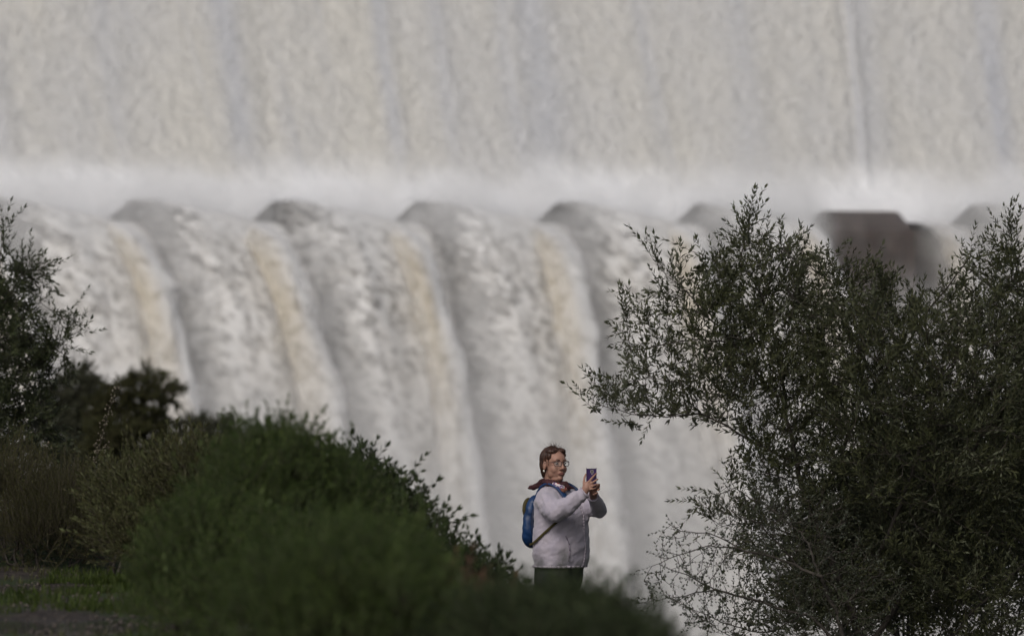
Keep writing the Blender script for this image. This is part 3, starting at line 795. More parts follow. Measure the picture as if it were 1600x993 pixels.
# ---- bushes: a woody base with thousands of leafy shoots
def bush(label, lobes, n, sprigs, leafm, seed, up=.9, out=.7, scl=(.7, 1.25), stems=4, rind=.55, cat='bush', group=None, rough=.38, name='bush'):
    """lobes: (photo x, y, rx, ry, distance, depth radius, weight)"""
    q = np.random.default_rng(seed)
    W = np.array([l[6] for l in lobes], float); W /= W.sum()
    Ps, Ds = [], []
    cs = [np.array(px(l[0], l[1], l[4])) for l in lobes]; rs = [np.array([l[2] * l[4] / FPX, l[5], l[3] * l[4] / FPX]) for l in lobes]
    for l, wt, c, r in zip(lobes, W, cs, rs):
        m = int(n * wt)
        v = q.normal(0, 1, (m, 3)); v[:, 2] = np.where(v[:, 2] < -1.1, -v[:, 2], v[:, 2]); v /= np.linalg.norm(v, axis=1, keepdims=True)
        az = np.arctan2(v[:, 1], v[:, 0]); lump = 1 + rough * 1.6 * fbm(az * 2.2 + seed, v[:, 2] * 3.1, 3, seed) + rough * .6 * vnoise(az * 7, v[:, 2] * 8, seed + 3)
        rad = (1 - rind * q.uniform(0, 1, m) ** 1.3) * lump
        p = c + v * rad[:, None] * r
        # drop shoots buried deep in another lobe
        Ps.append(p); Ds.append(v / r * r.mean() * out + np.array([0, 0, up]) + q.normal(0, .28, (m, 3)))
    Pa = np.concatenate(Ps); Da = np.concatenate(Ds)
    gz = ground_z(Pa[:, 0], Pa[:, 1]); keep = Pa[:, 2] > gz + .02
    Pa, Da = Pa[keep], Da[keep]
    sz = q.uniform(*scl, len(Pa)); sz = np.where(q.uniform(0, 1, len(Pa)) < .12, sz * 1.5, sz)
    A, B = scatter2(sprigs, Pa, Da, sz, seed)
    c0 = np.average(np.array(cs), axis=0, weights=W); base = np.array([c0[0], c0[1], float(ground_z(c0[0], c0[1]))])
    root = empty(name, tuple(base), label, cat, group)
    # woody stems fan out from the base
    sds = []; nodesV, nodesF, o_ = [], [], 0
    for li, (c, r) in enumerate(zip(cs, rs)):
        g0 = np.array([c[0], c[1], float(ground_z(c[0], c[1])) - .03])
        for k in range(stems):
            tip = c + r * q.normal(0, .42, 3) + np.array([0, 0, r[2] * .25])
            b0 = g0 + np.array([q.normal(0, .1 * r[0]), q.normal(0, .1 * r[1]), 0])
            mid = (b0 + tip) / 2 + q.normal(0, .12, 3) * r
            V, F = stem_geo([b0, b0 * .5 + mid * .5 + q.normal(0, .02, 3), mid, mid * .5 + tip * .5, tip], .014, .004)
            nodesV += list(V); nodesF += [tuple(x + o_ for x in f) for f in F]; o_ += len(V)
    link('woody_base', np_mesh('woody_base', np.array(nodesV) - base, np.array(nodesF)), bark, root, kind='stuff')
    link('twigs', np_mesh('twigs', A[0] - base, A[1]), twig_bark, root, kind='stuff')
    link('foliage', np_mesh('foliage', B[0] - base, B[1]), leafm, root, kind='stuff')
    return root

needle = [make_sprig(.11, 7, .019, .0034, .55, 400 + i, curve=.2, quad=True, per=3, tuft=1, start=.1) for i in range(6)]
fluffy = [make_sprig(.13, 6, .030, .0075, .65, 420 + i, curve=.25, quad=True, per=3, tuft=1) for i in range(6)]
bigleaf = [make_sprig(.15, 5, .055, .017, .8, 460 + i, curve=.25, quad=True, per=3, tuft=1) for i in range(6)]
bushy = [make_sprig(.14, 6, .032, .0085, .75, 440 + i, curve=.25, quad=True, per=3, tuft=2) for i in range(6)]

bush('fine leaved olive brown bush at the left edge above the earth bank',
     [(20, 790, 110, 88, 33.5, .7, 1.5), (110, 810, 80, 75, 33.2, .55, 1), (-60, 770, 110, 100, 33.8, .7, 1), (175, 845, 55, 45, 33, .4, .5), (60, 840, 110, 48, 33.1, .5, .7)],
     6200, needle, bush_olive, 51, up=1.1, rind=.8)
bush('greenish brown bush between the earth bank and the big green bush',
     [(235, 815, 75, 75, 31, .55, 1.2), (290, 785, 60, 68, 30.4, .5, 1), (190, 795, 45, 50, 32, .4, .5), (330, 770, 50, 55, 30, .4, .6), (250, 850, 80, 45, 30.5, .45, .8)],
     4400, fluffy, bush_brown, 52, up=1.1, rind=.75)
bush('big rounded bright green bush, tallest and left of the woman',
     [(420, 790, 98, 100, 23, .62, 2.2), (510, 832, 88, 80, 23.2, .6, 1.6), (340, 870, 95, 85, 22.5, .6, 1.6), (450, 910, 150, 80, 22, .6, 2.2), (580, 895, 72, 78, 23, .5, 1.3), (430, 738, 52, 46, 23.1, .4, .9), (515, 768, 46, 40, 23.4, .35, .6), (275, 910, 50, 50, 22.6, .4, .7), (400, 965, 170, 45, 21.8, .5, 1.5), (560, 960, 120, 50, 22, .4, 1)],
     9800, fluffy, bush_green, 53, up=1.0, scl=(.5, .95))
bush('deep green leafy bush sloping down between the big bush and the woman',
     [(635, 925, 55, 80, 28.5, .5, 1.2), (595, 830, 45, 55, 28.8, .35, .7), (695, 945, 52, 60, 28.5, .5, 1.2), (750, 955, 36, 42, 28.6, .4, .7), (642, 842, 18, 28, 28.6, .25, .2), (550, 785, 42, 46, 28.8, .35, .5), (720, 985, 90, 40, 28.4, .4, .8)],
     4400, bushy, bush_deep, 54, up=.9)
bush('blurred dark green bush in the foreground hiding the legs of the woman',
     [(870, 1018, 80, 55, 16.5, .3, 1.3), (790, 1008, 62, 48, 16.2, .3, 1), (930, 1018, 58, 52, 16.4, .3, .9), (1000, 1055, 62, 45, 16.3, .3, .7), (860, 1060, 200, 60, 16, .35, 1.5)],
     3000, fluffy, bush_deep, 55, up=1.0, scl=(.5, .9))
bush('low blurred green bush in front of the big bush at the bottom edge',
     [(570, 930, 115, 72, 17.5, .4, 1.5), (480, 950, 100, 60, 17.5, .4, 1), (640, 965, 70, 50, 17.3, .35, .8), (540, 1000, 180, 40, 17.3, .35, .8)],
     2700, fluffy, bush_green, 56, up=1.0, scl=(.5, .95))

bush('added foliage behind the trunk of the large olive tree, darkening its gaps at lower right',
     [(1420, 880, 160, 120, 40.5, .5, 1.5), (1330, 935, 80, 80, 40.5, .5, .7), (1560, 820, 130, 160, 40.7, .6, 1.6), (1640, 700, 80, 120, 41, .5, .8), (1420, 760, 90, 80, 41, .5, .6)], 3800, bigleaf, olive_leaf2, 58, up=.8, rind=.9, scl=(.9, 1.5), cat='backing_foliage', name='backing_foliage')  # added backing of leaves, put here to darken the gaps in the olive

# reddish dry brush at the bottom
bush('reddish brown dry brush at the bottom edge right of the low bush',
     [(640, 985, 90, 45, 21, .3, 1), (720, 990, 60, 45, 20.8, .3, .7)], 1300, fluffy, dry_mat, 57, up=1.3, cat='dry brush', name='dry_brush', scl=(.6, 1))

# ---- tall dry flower stalks with seed heads
def stalk(pts, D, label, seed, n=60):
    q = np.random.default_rng(seed); P = [np.array(px(x, y, D)) for x, y in pts]
    pl = densify(P, .02); V, F = stem_geo(pl, .0035, .0012)
    b0 = np.array(pl[0]); root = empty('flower_stalk', tuple(b0), label, 'flower stalk', 'dry flower stalks in front of the blurred trees')
    sV, sF = list(V), list(F)
    hV, hF = [], []
    for i in range(n):
        t = .3 + .7 * q.uniform() ; p = pl[int(t * (len(pl) - 1))]
        d = np.array([q.normal(0, 1), q.normal(0, 1), q.uniform(.2, 1.4)]); d /= np.linalg.norm(d); L = q.uniform(.012, .045) * (1.4 - t * .7)
        v, f = stem_geo([p, p + d * L * .5, p + d * L], .0009, .0006); o = len(sV); sV += v; sF += [tuple(x + o for x in g) for g in f]
        e = p + d * L; s_ = q.uniform(.004, .0075)
        oc = [e + np.array(a) * s_ for a in ((1, 0, 0), (-1, 0, 0), (0, 1, 0), (0, -1, 0), (0, 0, 1.5), (0, 0, -1.2))]
        o = len(hV); hV += oc; hF += [tuple(x + o for x in g) for g in ((0, 2, 4), (2, 1, 4), (1, 3, 4), (3, 0, 4), (2, 0, 5), (1, 2, 5), (3, 1, 5), (0, 3, 5))]
    link('stem', np_mesh('stem', np.array(sV) - b0, np.array(sF)), twig_bark, root)
    link('seed_heads', np_mesh('seed_heads', np.array(hV) - b0, np.array(hF)), straw_mat, root, kind='stuff')
stalk([(128, 800), (140, 745), (155, 700), (168, 650), (176, 625), (184, 603)], 34.5, 'tallest dry flower stalk with pale seed heads left of centre', 61, 90)
stalk([(150, 800), (155, 755), (164, 715), (170, 690)], 34.6, 'short dry stalk just right of the tallest one', 62, 40)
stalk([(85, 790), (80, 740), (74, 712), (73, 690)], 34.6, 'thin dry stalk left of the tallest one, over the olive brown bush', 63, 30)

# ---- grass
def grass(name, regions, n, hgt_, mat, seed, kind='stuff'):
    q = np.random.default_rng(seed); Ps = []
    for (x0, x1, y0, y1, w) in regions:
        m = int(n * w); Ps.append(np.stack([q.uniform(x0, x1, m), q.uniform(y0, y1, m)], 1))
    Pq = np.concatenate(Ps)
    dens = fbm(Pq[:, 0] * 1.4, Pq[:, 1] * .8, 3, seed) + q.uniform(-.35, .35, len(Pq)); Pq = Pq[dens > -.12]
    for (cx, cy, ax, ay) in PUD:
        Pq = Pq[((Pq[:, 0] - cx) / ax) ** 2 + ((Pq[:, 1] - cy) / ay) ** 2 > 1.25]
    z = ground_z(Pq[:, 0], Pq[:, 1]); P_ = np.column_stack([Pq, z - .004])
    t = []
    for i in range(8):
        qq = np.random.default_rng(seed * 10 + i); V, F = [], []
        for b in range(5):
            a = qq.uniform(0, 6.28); d = np.array([math.cos(a), math.sin(a), 0]); h = hgt_ * qq.uniform(.5, 1.2); l = qq.uniform(.15, .6) * h; p = d * .012 * qq.uniform(); sdv = np.array([-d[1], d[0], 0]) * .0022
            o = len(V); V += [p - sdv, p + sdv, p + d * l * .35 + [0, 0, h * .6] + sdv * .8, p + d * l * .35 + [0, 0, h * .6] - sdv * .8, p + d * l + [0, 0, h]]
            F += [(o, o + 1, o + 2), (o, o + 2, o + 3), (o + 3, o + 2, o + 4)]
        t.append((np.array(V), np.array(F)))
    nn = len(P_); V, F = scatter(t, P_, np.column_stack([q.normal(0, .1, nn), q.normal(0, .1, nn), np.ones(nn)]), q.uniform(.6, 1.3, nn), q=q)
    link(name, np_mesh(name, V, F), mat, kind=kind)
grass('grass', [(-2.6, -.9, 26.5, 32.8, .5), (-1.7, .2, 23.5, 29, .3), (-2.3, -1.4, 29, 31.5, .2)], 17000, .055, grass_mat, 71)
grass('dry_grass', [(-4.0, -1.5, 23, 34.5, 1)], 2200, .035, bush_brown, 72)
# gravel and clods on the earth bank and the path
q = np.random.default_rng(81); n = 3500
Pq = np.stack([q.uniform(-4.2, -1.5, n), q.uniform(24, 35.5, n)], 1); z = ground_z(Pq[:, 0], Pq[:, 1])
t = []
for i in range(5):
    bm = bmesh.new(); bmesh.ops.create_icosphere(bm, subdivisions=1, radius=1)
    for v in bm.verts: v.co *= random.uniform(.65, 1.2); v.co.z *= .6
    t.append((np.array([v.co[:] for v in bm.verts]), np.array([[v.index for v in f.verts] for f in bm.faces]))); bm.free()
V, F = scatter(t, np.column_stack([Pq, z]), q.normal(0, 1, (n, 3)), q.uniform(.003, .016, n) * q.uniform(.5, 1.2, n), q=q)
link('gravel', np_mesh('gravel', V, F), simple_mat('stone', (.07, .058, .05), var=.5, scale=15), kind='stuff')

# ================================================================== the woman
WD = 37.0
WX = (872 - 800) / FPX * WD
WZ = 0.0
TH_B = R(58); BF = Vector((math.sin(TH_B), -math.cos(TH_B), 0)); BR = Vector((-math.cos(TH_B), -math.sin(TH_B), 0))
TH_H = R(32); HF = Vector((math.sin(TH_H), -math.cos(TH_H), 0)); HR = Vector((-math.cos(TH_H), -math.sin(TH_H), 0))
HC = Vector((-0.024, -0.02, 1.503)); HS = 0.965
def bl(r, f, z): return BR * r + BF * f + Vector((0, 0, z))
def hl(r, f, z): return HC + (HR * r + HF * f + Vector((0, 0, z))) * HS
HM = Matrix((HR, HF, Vector((0, 0, 1)))).transposed()
BM = Matrix((BR, BF, Vector((0, 0, 1)))).transposed()
IM = Matrix.Identity(3)

class Blob:
    """collects closed primitives, then fuses them into one continuous surface"""
    def __init__(s): s.bm = bmesh.new()
    def ell(s, c, r, M=IM, seg=20):
        g = bmesh.ops.create_uvsphere(s.bm, u_segments=seg, v_segments=seg // 2 + 2, radius=1)
        for v in g['verts']: v.co = Vector(c) + M @ Vector((v.co.x * r[0], v.co.y * r[1], v.co.z * r[2]))
        return s
    def cap(s, pts, rad, seg=14):
        """tapering limb through the points"""
        for i in range(len(pts) - 1):
            a, b = Vector(pts[i]), Vector(pts[i + 1]); ra, rb = rad[i], rad[i + 1]
            q_ = (b - a).to_track_quat('Z', 'Y').to_matrix(); L = (b - a).length
            rings = []
            for t, r_ in ((0, ra), (1, rb)):
                rings.append([s.bm.verts.new(a + (b - a) * t + q_ @ Vector((r_ * math.cos(k * 2 * math.pi / seg), r_ * math.sin(k * 2 * math.pi / seg), 0))) for k in range(seg)])
            for k in range(seg): s.bm.faces.new((rings[0][k], rings[0][(k + 1) % seg], rings[1][(k + 1) % seg], rings[1][k]))
            s.bm.faces.new(rings[0][::-1]); s.bm.faces.new(rings[1])
        for p, r_ in zip(pts, rad): s.ell(p, (r_, r_, r_), seg=12)
        return s
    def loft(s, rings):
        """rings: lists of points, bottom to top"""
        L = [[s.bm.verts.new(p) for p in r_] for r_ in rings]; n = len(L[0])
        for a, b in zip(L[:-1], L[1:]):
            for k in range(n): s.bm.faces.new((a[k], a[(k + 1) % n], b[(k + 1) % n], b[k]))
        s.bm.faces.new(L[0][::-1]); s.bm.faces.new(L[-1]); return s
    def done(s, name, voxel, smooth=4, dec=None, fn=None, fac=.5):
        bmesh.ops.recalc_face_normals(s.bm, faces=s.bm.faces)
        me = bpy.data.meshes.new(name); s.bm.to_mesh(me); s.bm.free()
        o = bpy.data.objects.new(name, me); COL.objects.link(o)
        md = o.modifiers.new('r', 'REMESH'); md.mode = 'VOXEL'; md.voxel_size = voxel
        sm = o.modifiers.new('s', 'SMOOTH'); sm.factor = fac; sm.iterations = smooth
        dg = bpy.context.evaluated_depsgraph_get(); dg.update()
        me2 = bpy.data.meshes.new_from_object(o.evaluated_get(dg))
        if fn is not None:
            co = np.empty(len(me2.vertices) * 3, np.float32); no = np.empty_like(co)
            me2.vertices.foreach_get('co', co); me2.vertices.foreach_get('normal', no)
            co = fn(co.reshape(-1, 3), no.reshape(-1, 3)); me2.vertices.foreach_set('co', co.astype(np.float32).ravel()); me2.update()
        if dec:
            o.modifiers.clear(); o.data = me2; dm = o.modifiers.new('d', 'DECIMATE'); dm.ratio = dec
            dg = bpy.context.evaluated_depsgraph_get(); dg.update(); me2 = bpy.data.meshes.new_from_object(o.evaluated_get(dg))
        bpy.data.objects.remove(o); me2.name = name
        return me2

def ring(z, a, b, fo=0.0, ro=0.0, n=28, M=None, pw=2.3):
    out = []
    for k in range(n):
        t = 2 * math.pi * k / n; c_, s_ = math.cos(t), math.sin(t)
        out.append(bl(a * math.copysign(abs(c_) ** (2 / pw), c_) + ro, b * math.copysign(abs(s_) ** (2 / pw), s_) + fo, z))
    return out

# materials
m = Mat('skin'); sn_ = m.noise(m.coord(), 30, 4)
skin = m.surf(m.bsdf(Base__Color=m.mix(m.ramp(sn_, .3, .7), (.33, .185, .14), (.385, .22, .168)), Roughness=.5, Specular__IOR__Level=.35, Subsurface__Weight=.08, Subsurface__Radius=(.012, .004, .002), Normal=m.bump(sn_, .15, .001)))
m = Mat('fleece'); f1 = m.noise(m.coord(), 260, 3); f2 = m.noise(m.coord(), 7, 4); f3 = m.noise(m.coord(), 22, 3)
c = m.mix(m.ramp(f2, .35, .65), (.385, .355, .43), (.45, .41, .47))
fleece = m.surf(m.bsdf(Base__Color=c, Roughness=.95, Specular__IOR__Level=.1, Sheen__Weight=.3, Normal=m.bump(m.math('ADD', m.math('MULTIPLY', f1, .12), f3), .45, .012)))
fleece_trim = simple_mat('fleece_trim', (.40, .36, .42), rough=.9, var=.1, scale=60)
m = Mat('hair'); hn = m.noise(m.mapping(m.coord(), (160, 160, 18)), 1.0, 3)
hair_mat = m.surf(m.bsdf(Base__Color=m.mix(m.ramp(hn, .3, .7), (.016, .008, .006), (.085, .038, .024)), Roughness=.45, Specular__IOR__Level=.4, Normal=m.bump(hn, .7, .004)))
maroon = simple_mat('maroon_cloth', (.050, .017, .020), rough=.8, var=.3, scale=25, bump=.4)
m = Mat('scarf_print'); vo = m.n('TexVoronoi', Scale=38.0); m.set(vo, 'Vector', m.coord())
c = m.mix(m.ramp(vo.outputs['Distance'], .28, .36), (.42, .06, .06), (.66, .60, .60))
c = m.mix(m.ramp(m.noise(m.coord(), 26, 2), .54, .58), c, (.16, .10, .22))
scarf_mat = m.surf(m.bsdf(Base__Color=c, Roughness=.8))
brown_cloth = simple_mat('brown_cloth', (.17, .07, .045), rough=.8, var=.3, scale=25)
trouser_mat = simple_mat('trousers', (.022, .028, .022), rough=.85, var=.3, scale=18)
blue = simple_mat('blue_nylon', (.005, .034, .115), rough=.5, var=.25, scale=14, bump=.5, bdist=.01, spec=.5)
navy = simple_mat('navy_nylon', (.012, .022, .06), rough=.55, var=.25, scale=14, bump=.5, bdist=.01)
olive_cl = simple_mat('olive_webbing', (.060, .048, .014), rough=.7, var=.2, scale=50)
frame_mat = simple_mat('glasses_frame', (.045, .018, .016), rough=.3, var=.1, spec=.6)
purple = simple_mat('purple_case', (.045, .022, .11), rough=.35, var=.12, scale=30, spec=.6)
black_gl = simple_mat('black_glass', (.01, .01, .012), rough=.08, var=.0, spec=.7)
boot_mat = simple_mat('boot_leather', (.03, .022, .018), rough=.6)
m = Mat('lens_glass')
gl = m.bsdf(Base__Color=(.9, .9, .9), Roughness=.03, Specular__IOR__Level=.4, Alpha=.05)
lens_mat = m.surf(gl)
lip_mat = simple_mat('lips', (.26, .11, .095), rough=.45, var=.1)
eye_mat = simple_mat('eye_white', (.30, .26, .24), rough=.25, var=.05)
iris_mat = simple_mat('iris', (.03, .018, .012), rough=.2, var=.05)
pearl = simple_mat('pearl', (.7, .68, .62), rough=.2, var=.05, spec=.7)
metal = simple_mat('metal', (.5, .48, .44), rough=.3, var=.05, spec=.8)

woman = empty('person', (WX, WD, WZ), 'woman in glasses and pale lilac fleece taking a photo with her phone', 'person')
def wl(name, me, mat, smooth=True, parent=None): return link(name, me, mat, parent or woman, smooth=smooth)

# joints
RS, RE, RM, RW = bl(.165, -.01, 1.285), Vector((-.015, -.325, 1.205)), Vector((.07, -.338, 1.25)), Vector((.158, -.345, 1.322))
LS, LE, LW = bl(-.165, -.01, 1.285), Vector((.262, -.045, 1.213)), Vector((.226, -.215, 1.297))
RIGHT_PALM = Vector((.180, -.352, 1.362)); LEFT_PALM = Vector((.222, -.285, 1.335))
PH = Vector((.212, -.332, 1.424)); PT = R(14)
PNx = Vector((math.cos(PT), math.sin(PT), 0)); PNn = Vector((math.sin(PT), -math.cos(PT), 0))   # phone across, phone back normal
def ph(a, n_, z): return PH + PNx * a + PNn * n_ + Vector((0, 0, z))

# --- body: one skin surface, head, neck, trunk, arms, hands, legs
b = Blob()
b.ell(hl(0, -.012, .030), (.073 * HS, .090 * HS, .086 * HS), HM, 28)
b.ell(hl(0, .026, -.028), (.060 * HS, .064 * HS, .078 * HS), HM, 28)
b.ell(hl(0, .034, .035), (.060 * HS, .056 * HS, .045 * HS), HM)
b.ell(hl(0, .070, -.088), (.021 * HS, .018 * HS, .018 * HS), HM)
b.ell(hl(0, .030, -.092), (.044 * HS, .045 * HS, .026 * HS), HM)
for s_ in (1, -1):
    b.ell(hl(.032 * s_, .056, -.028), (.028 * HS, .026 * HS, .032 * HS), HM)
    b.ell(hl(.028 * s_, .074, .030), (.024 * HS, .015 * HS, .009 * HS), HM)
    b.ell(hl(.040 * s_, .022, -.055), (.021 * HS, .036 * HS, .032 * HS), HM)
    b.ell(hl(.076 * s_, -.006, -.006), (.009 * HS, .018 * HS, .030 * HS), HM)
    b.ell(hl(.013 * s_, .096, -.026), (.008 * HS, .010 * HS, .007 * HS), HM)
b.cap([hl(0, .086, .022), hl(0, .099, -.002), hl(0, .109, -.020)], [.0075, .009, .0115], 10)
b.ell(hl(0, .083, -.056), (.024 * HS, .013 * HS, .014 * HS), HM)
b.cap([hl(0, -.018, -.05), hl(0, -.03, -.11), bl(0, -.01, 1.32)], [.052, .052, .062])
b.loft([ring(z, a * .86, b_ * .86, fo) for z, a, b_, fo in ((.86, .19, .15, .015), (1.0, .20, .155, .02), (1.15, .19, .145, .015), (1.26, .17, .115, 0), (1.34, .10, .08, -.01))])
b.cap([RS, RE, RM, RW], [.05, .042, .038, .029]); b.cap([LS, LE, LW], [.05, .040, .028])
for s_ in (1, -1): b.cap([bl(.09 * s_, 0, .86), bl(.10 * s_, .01, .46), bl(.105 * s_, -.01, .09)], [.085, .055, .038]); b.cap([bl(.105 * s_, -.01, .06), bl(.115 * s_, .12, .035)], [.035, .028])
b.ell(bl(0, 0, .86), (.15, .12, .10), BM)
# right hand: back of the hand to the camera, fingers spread over the back of the phone
b.cap([RW, RIGHT_PALM], [.027, .026])
b.ell(RIGHT_PALM + Vector((.004, 0, .006)), (.030, .016, .036))
def finger(pts, r0): b.cap(pts, [r0, r0 * .94, r0 * .86, r0 * .74][:len(pts)], 10)
K = RIGHT_PALM
finger([K + Vector((.006, -.004, .030)), Vector((.205, -.366, 1.412)), Vector((.226, -.358, 1.436)), Vector((.243, -.343, 1.453))], .0088)
finger([K + Vector((.018, -.004, .020)), Vector((.214, -.370, 1.393)), Vector((.238, -.360, 1.408)), Vector((.253, -.338, 1.417))], .0088)
finger([K + Vector((.022, -.004, .006)), Vector((.215, -.371, 1.372)), Vector((.239, -.361, 1.381)), Vector((.252, -.339, 1.386))], .0083)
finger([K + Vector((.022, -.004, -.010)), Vector((.210, -.370, 1.352)), Vector((.230, -.361, 1.357)), Vector((.243, -.343, 1.361))], .0075)
finger([K + Vector((-.016, .004, .004)), Vector((.163, -.340, 1.398)), Vector((.167, -.326, 1.425)), Vector((.176, -.318, 1.448))], .0095)
# left hand: cups the lower right corner of the phone from behind
b.cap([LW, LEFT_PALM], [.026, .025])
b.ell(LEFT_PALM + Vector((0, 0, .008)), (.026, .030, .030))
J = LEFT_PALM
finger([J + Vector((.016, -.012, .020)), Vector((.252, -.316, 1.378)), Vector((.257, -.338, 1.382)), Vector((.247, -.352, 1.372))], .0083)
finger([J + Vector((.020, -.012, .008)), Vector((.257, -.318, 1.352)), Vector((.262, -.342, 1.352)), Vector((.252, -.356, 1.345))], .0083)
finger([J + Vector((.016, -.016, -.008)), Vector((.246, -.326, 1.330)), Vector((.250, -.346, 1.328)), Vector((.240, -.358, 1.325))], .0080)
finger([J + Vector((.008, -.020, -.016)), Vector((.228, -.330, 1.316)), Vector((.230, -.348, 1.316)), Vector((.222, -.358, 1.318))], .0072)
finger([J + Vector((.018, .004, .010)), Vector((.254, -.290, 1.352)), Vector((.263, -.296, 1.372)), Vector((.262, -.302, 1.384))], .0092)
wl('body', b.done('body', .0040, smooth=6, dec=.4, fac=.5), skin)

# --- face details
def small(name, prims, mat, voxel=None, parent=None):
    bb = Blob()
    for p in prims:
        if p[0] == 'e': bb.ell(p[1], p[2], p[3], 14)
        else: bb.cap(p[1], p[2], 8)
    me = bpy.data.meshes.new(name); bb.bm.to_mesh(me); bb.bm.free()
    return wl(name, me, mat, parent=parent)
for s_ in (1, -1):
    e = small('eye', [('e', hl(.031 * s_, .078, .011), (.0115, .010, .0055), HM)], eye_mat)
    small('iris', [('e', hl(.031 * s_ - .001, .0868, .0105), (.0050, .0025, .0050), HM)], iris_mat, parent=e)
    small('eyebrow', [('c', [hl(.016 * s_, .089, .032), hl(.032 * s_, .086, .037), hl(.047 * s_, .075, .031)], [.0028, .0032, .002])], hair_mat)
small('lips', [('c', [hl(-.022, .088, -.056), hl(-.008, .0965, -.0535), hl(.008, .0965, -.0535), hl(.022, .088, -.056)], [.0018, .0036, .0036, .0018]),
               ('c', [hl(-.018, .0885, -.059), hl(0, .0965, -.0615), hl(.018, .0885, -.059)], [.002, .0046, .002])], lip_mat)
small('earring', [('e', hl(.083, -.002, -.040), (.0062, .0062, .0075), HM)], pearl)

# --- hair
def strands(co, no):
    h = fbm(np.arctan2(co[:, 1], co[:, 0] + .03) * 14, co[:, 2] * 9, 3, 5)
    return co + no * (h * .011)[:, None]
b = Blob()
b.ell(hl(0, -.028, .037), (.079 * HS, .088 * HS, .088 * HS), HM, 28)
b.ell(hl(0, -.060, -.035), (.064 * HS, .050 * HS, .070 * HS), HM)
b.ell(hl(.056, -.046, .005), (.024 * HS, .034 * HS, .055 * HS), HM); b.ell(hl(-.056, -.046, .005), (.024 * HS, .034 * HS, .055 * HS), HM)
b.ell(hl(.028, .018, .090), (.042 * HS, .040 * HS, .020 * HS), HM); b.ell(hl(-.030, .017, .092), (.042 * HS, .042 * HS, .023 * HS), HM)
b.ell(hl(-.052, .016, .066), (.020 * HS, .034 * HS, .026 * HS), HM); b.ell(hl(.054, .008, .058), (.021 * HS, .034 * HS, .030 * HS), HM)
b.cap([hl(0, -.085, -.06), hl(0, -.090, -.10), hl(0, -.075, -.125)], [.026, .022, .012])
hair_o = wl('hair', b.done('hair', .0045, smooth=3, dec=.6, fn=strands), hair_mat)
# loose strands lifted by the wind
q = np.random.default_rng(5); V, F = [], []
for i in range(160):
    a = q.uniform(-1.2, 1.2); el = q.uniform(.3, 1.4)
    p = Vector((math.sin(a) * math.cos(el) * .082, math.cos(a) * math.cos(el) * .085 - .02, math.sin(el) * .088 + .036))
    d = p.normalized() + Vector((0, -.8, .1)) + Vector(q.normal(0, .4, 3)); L = q.uniform(.012, .035)
    v, f = stem_geo([np.array(hl(*p)), np.array(hl(*(p + d * L * .5))), np.array(hl(*(p + d * L + Vector((0, 0, -.004)))))], .0007, .0003)
    o_ = len(V); V += v; F += [tuple(x + o_ for x in g) for g in f]
link('loose_strands', np_mesh('loose_strands', V, F), hair_mat, hair_o, kind='stuff')

# --- glasses
gr_ = small('glasses', [('c', [hl(.008, .104, .016), hl(0, .106, .019), hl(-.008, .104, .016)], [.0016] * 3)], frame_mat)
for s_ in (1, -1):
    pts = []
    for k in range(17):
        t = 2 * math.pi * k / 16; c_, n_ = math.cos(t), math.sin(t)
        x_ = .0255 * math.copysign(abs(c_) ** .62, c_); z_ = .0170 * math.copysign(abs(n_) ** .62, n_)
        pts.append(hl(.0335 * s_ + x_ * 1.0, .103 - abs(.0335 * s_ + x_) ** 2 * 4.2, .010 + z_))
    small('rim', [('c', pts, [.0023] * 17)], frame_mat, parent=gr_)
    small('temple', [('c', [hl(.060 * s_, .088, .018), hl(.076 * s_, .04, .017), hl(.082 * s_, -.004, .014)], [.0024, .0018, .0016])], frame_mat, parent=gr_)
    bmq = bmesh.new(); vs = [bmq.verts.new(p) for p in pts[:16]]; f_ = bmq.faces.new(vs); ex = bmesh.ops.extrude_face_region(bmq, geom=[f_])
    for v in ex['geom']:
        if isinstance(v, bmesh.types.BMVert): v.co += HF * .0012
    bmesh.ops.recalc_face_normals(bmq, faces=bmq.faces)
    me = bpy.data.meshes.new('lens'); bmq.to_mesh(me); bmq.free(); wl('lens', me, lens_mat, smooth=False, parent=gr_)

# --- jacket
TOR = [(.838, .186, .146, .012), (.85, .198, .157, .016), (.90, .206, .164, .022), (.97, .208, .166, .026), (1.05, .204, .160, .022), (1.12, .204, .160, .022),
       (1.18, .202, .158, .020), (1.25, .196, .138, .008), (1.31, .178, .110, -.006), (1.345, .140, .088, -.012), (1.375, .085, .072, -.010)]
def tor_at(z): 
    zs = [t[0] for t in TOR]; return [np.interp(z, zs, [t[i] for t in TOR]) for i in (1, 2, 3)]
def tor_pt(z, ang, off=0.0):
    """point on the jacket at height z; ang 0 = her front, +90 = her right side (degrees)"""
    a, b_, fo = tor_at(z); t = R(90 - ang); c_, s_ = math.cos(t), math.sin(t)
    return bl((a + off) * math.copysign(abs(c_) ** (2 / 2.3), c_), (b_ + off) * math.copysign(abs(s_) ** (2 / 2.3), s_) + fo, z)
def folds(co, no):
    x, y, z = co[:, 0], co[:, 1], co[:, 2]
    # slanting folds on the trunk, rings round the sleeves, creases at the elbow
    h = .010 * fbm(x * 6 + z * 5, z * 16 - x * 12, 3, 15) + .004 * fbm(x * 22 + z * 20, z * 40 - x * 25, 2, 18)
    arm = sstep(-.16, -.24, y) * sstep(1.1, 1.16, z)
    h = h + arm * .010 * fbm(x * 38 + z * 16, z * 8 - x * 8, 3, 16)
    low = sstep(1.0, .86, z); h = h + low * .003 * fbm(np.arctan2(y, x) * 9, z * 4, 2, 19)
    return co + no * h[:, None]
b = Blob()
b.loft([ring(*t) for t in TOR])
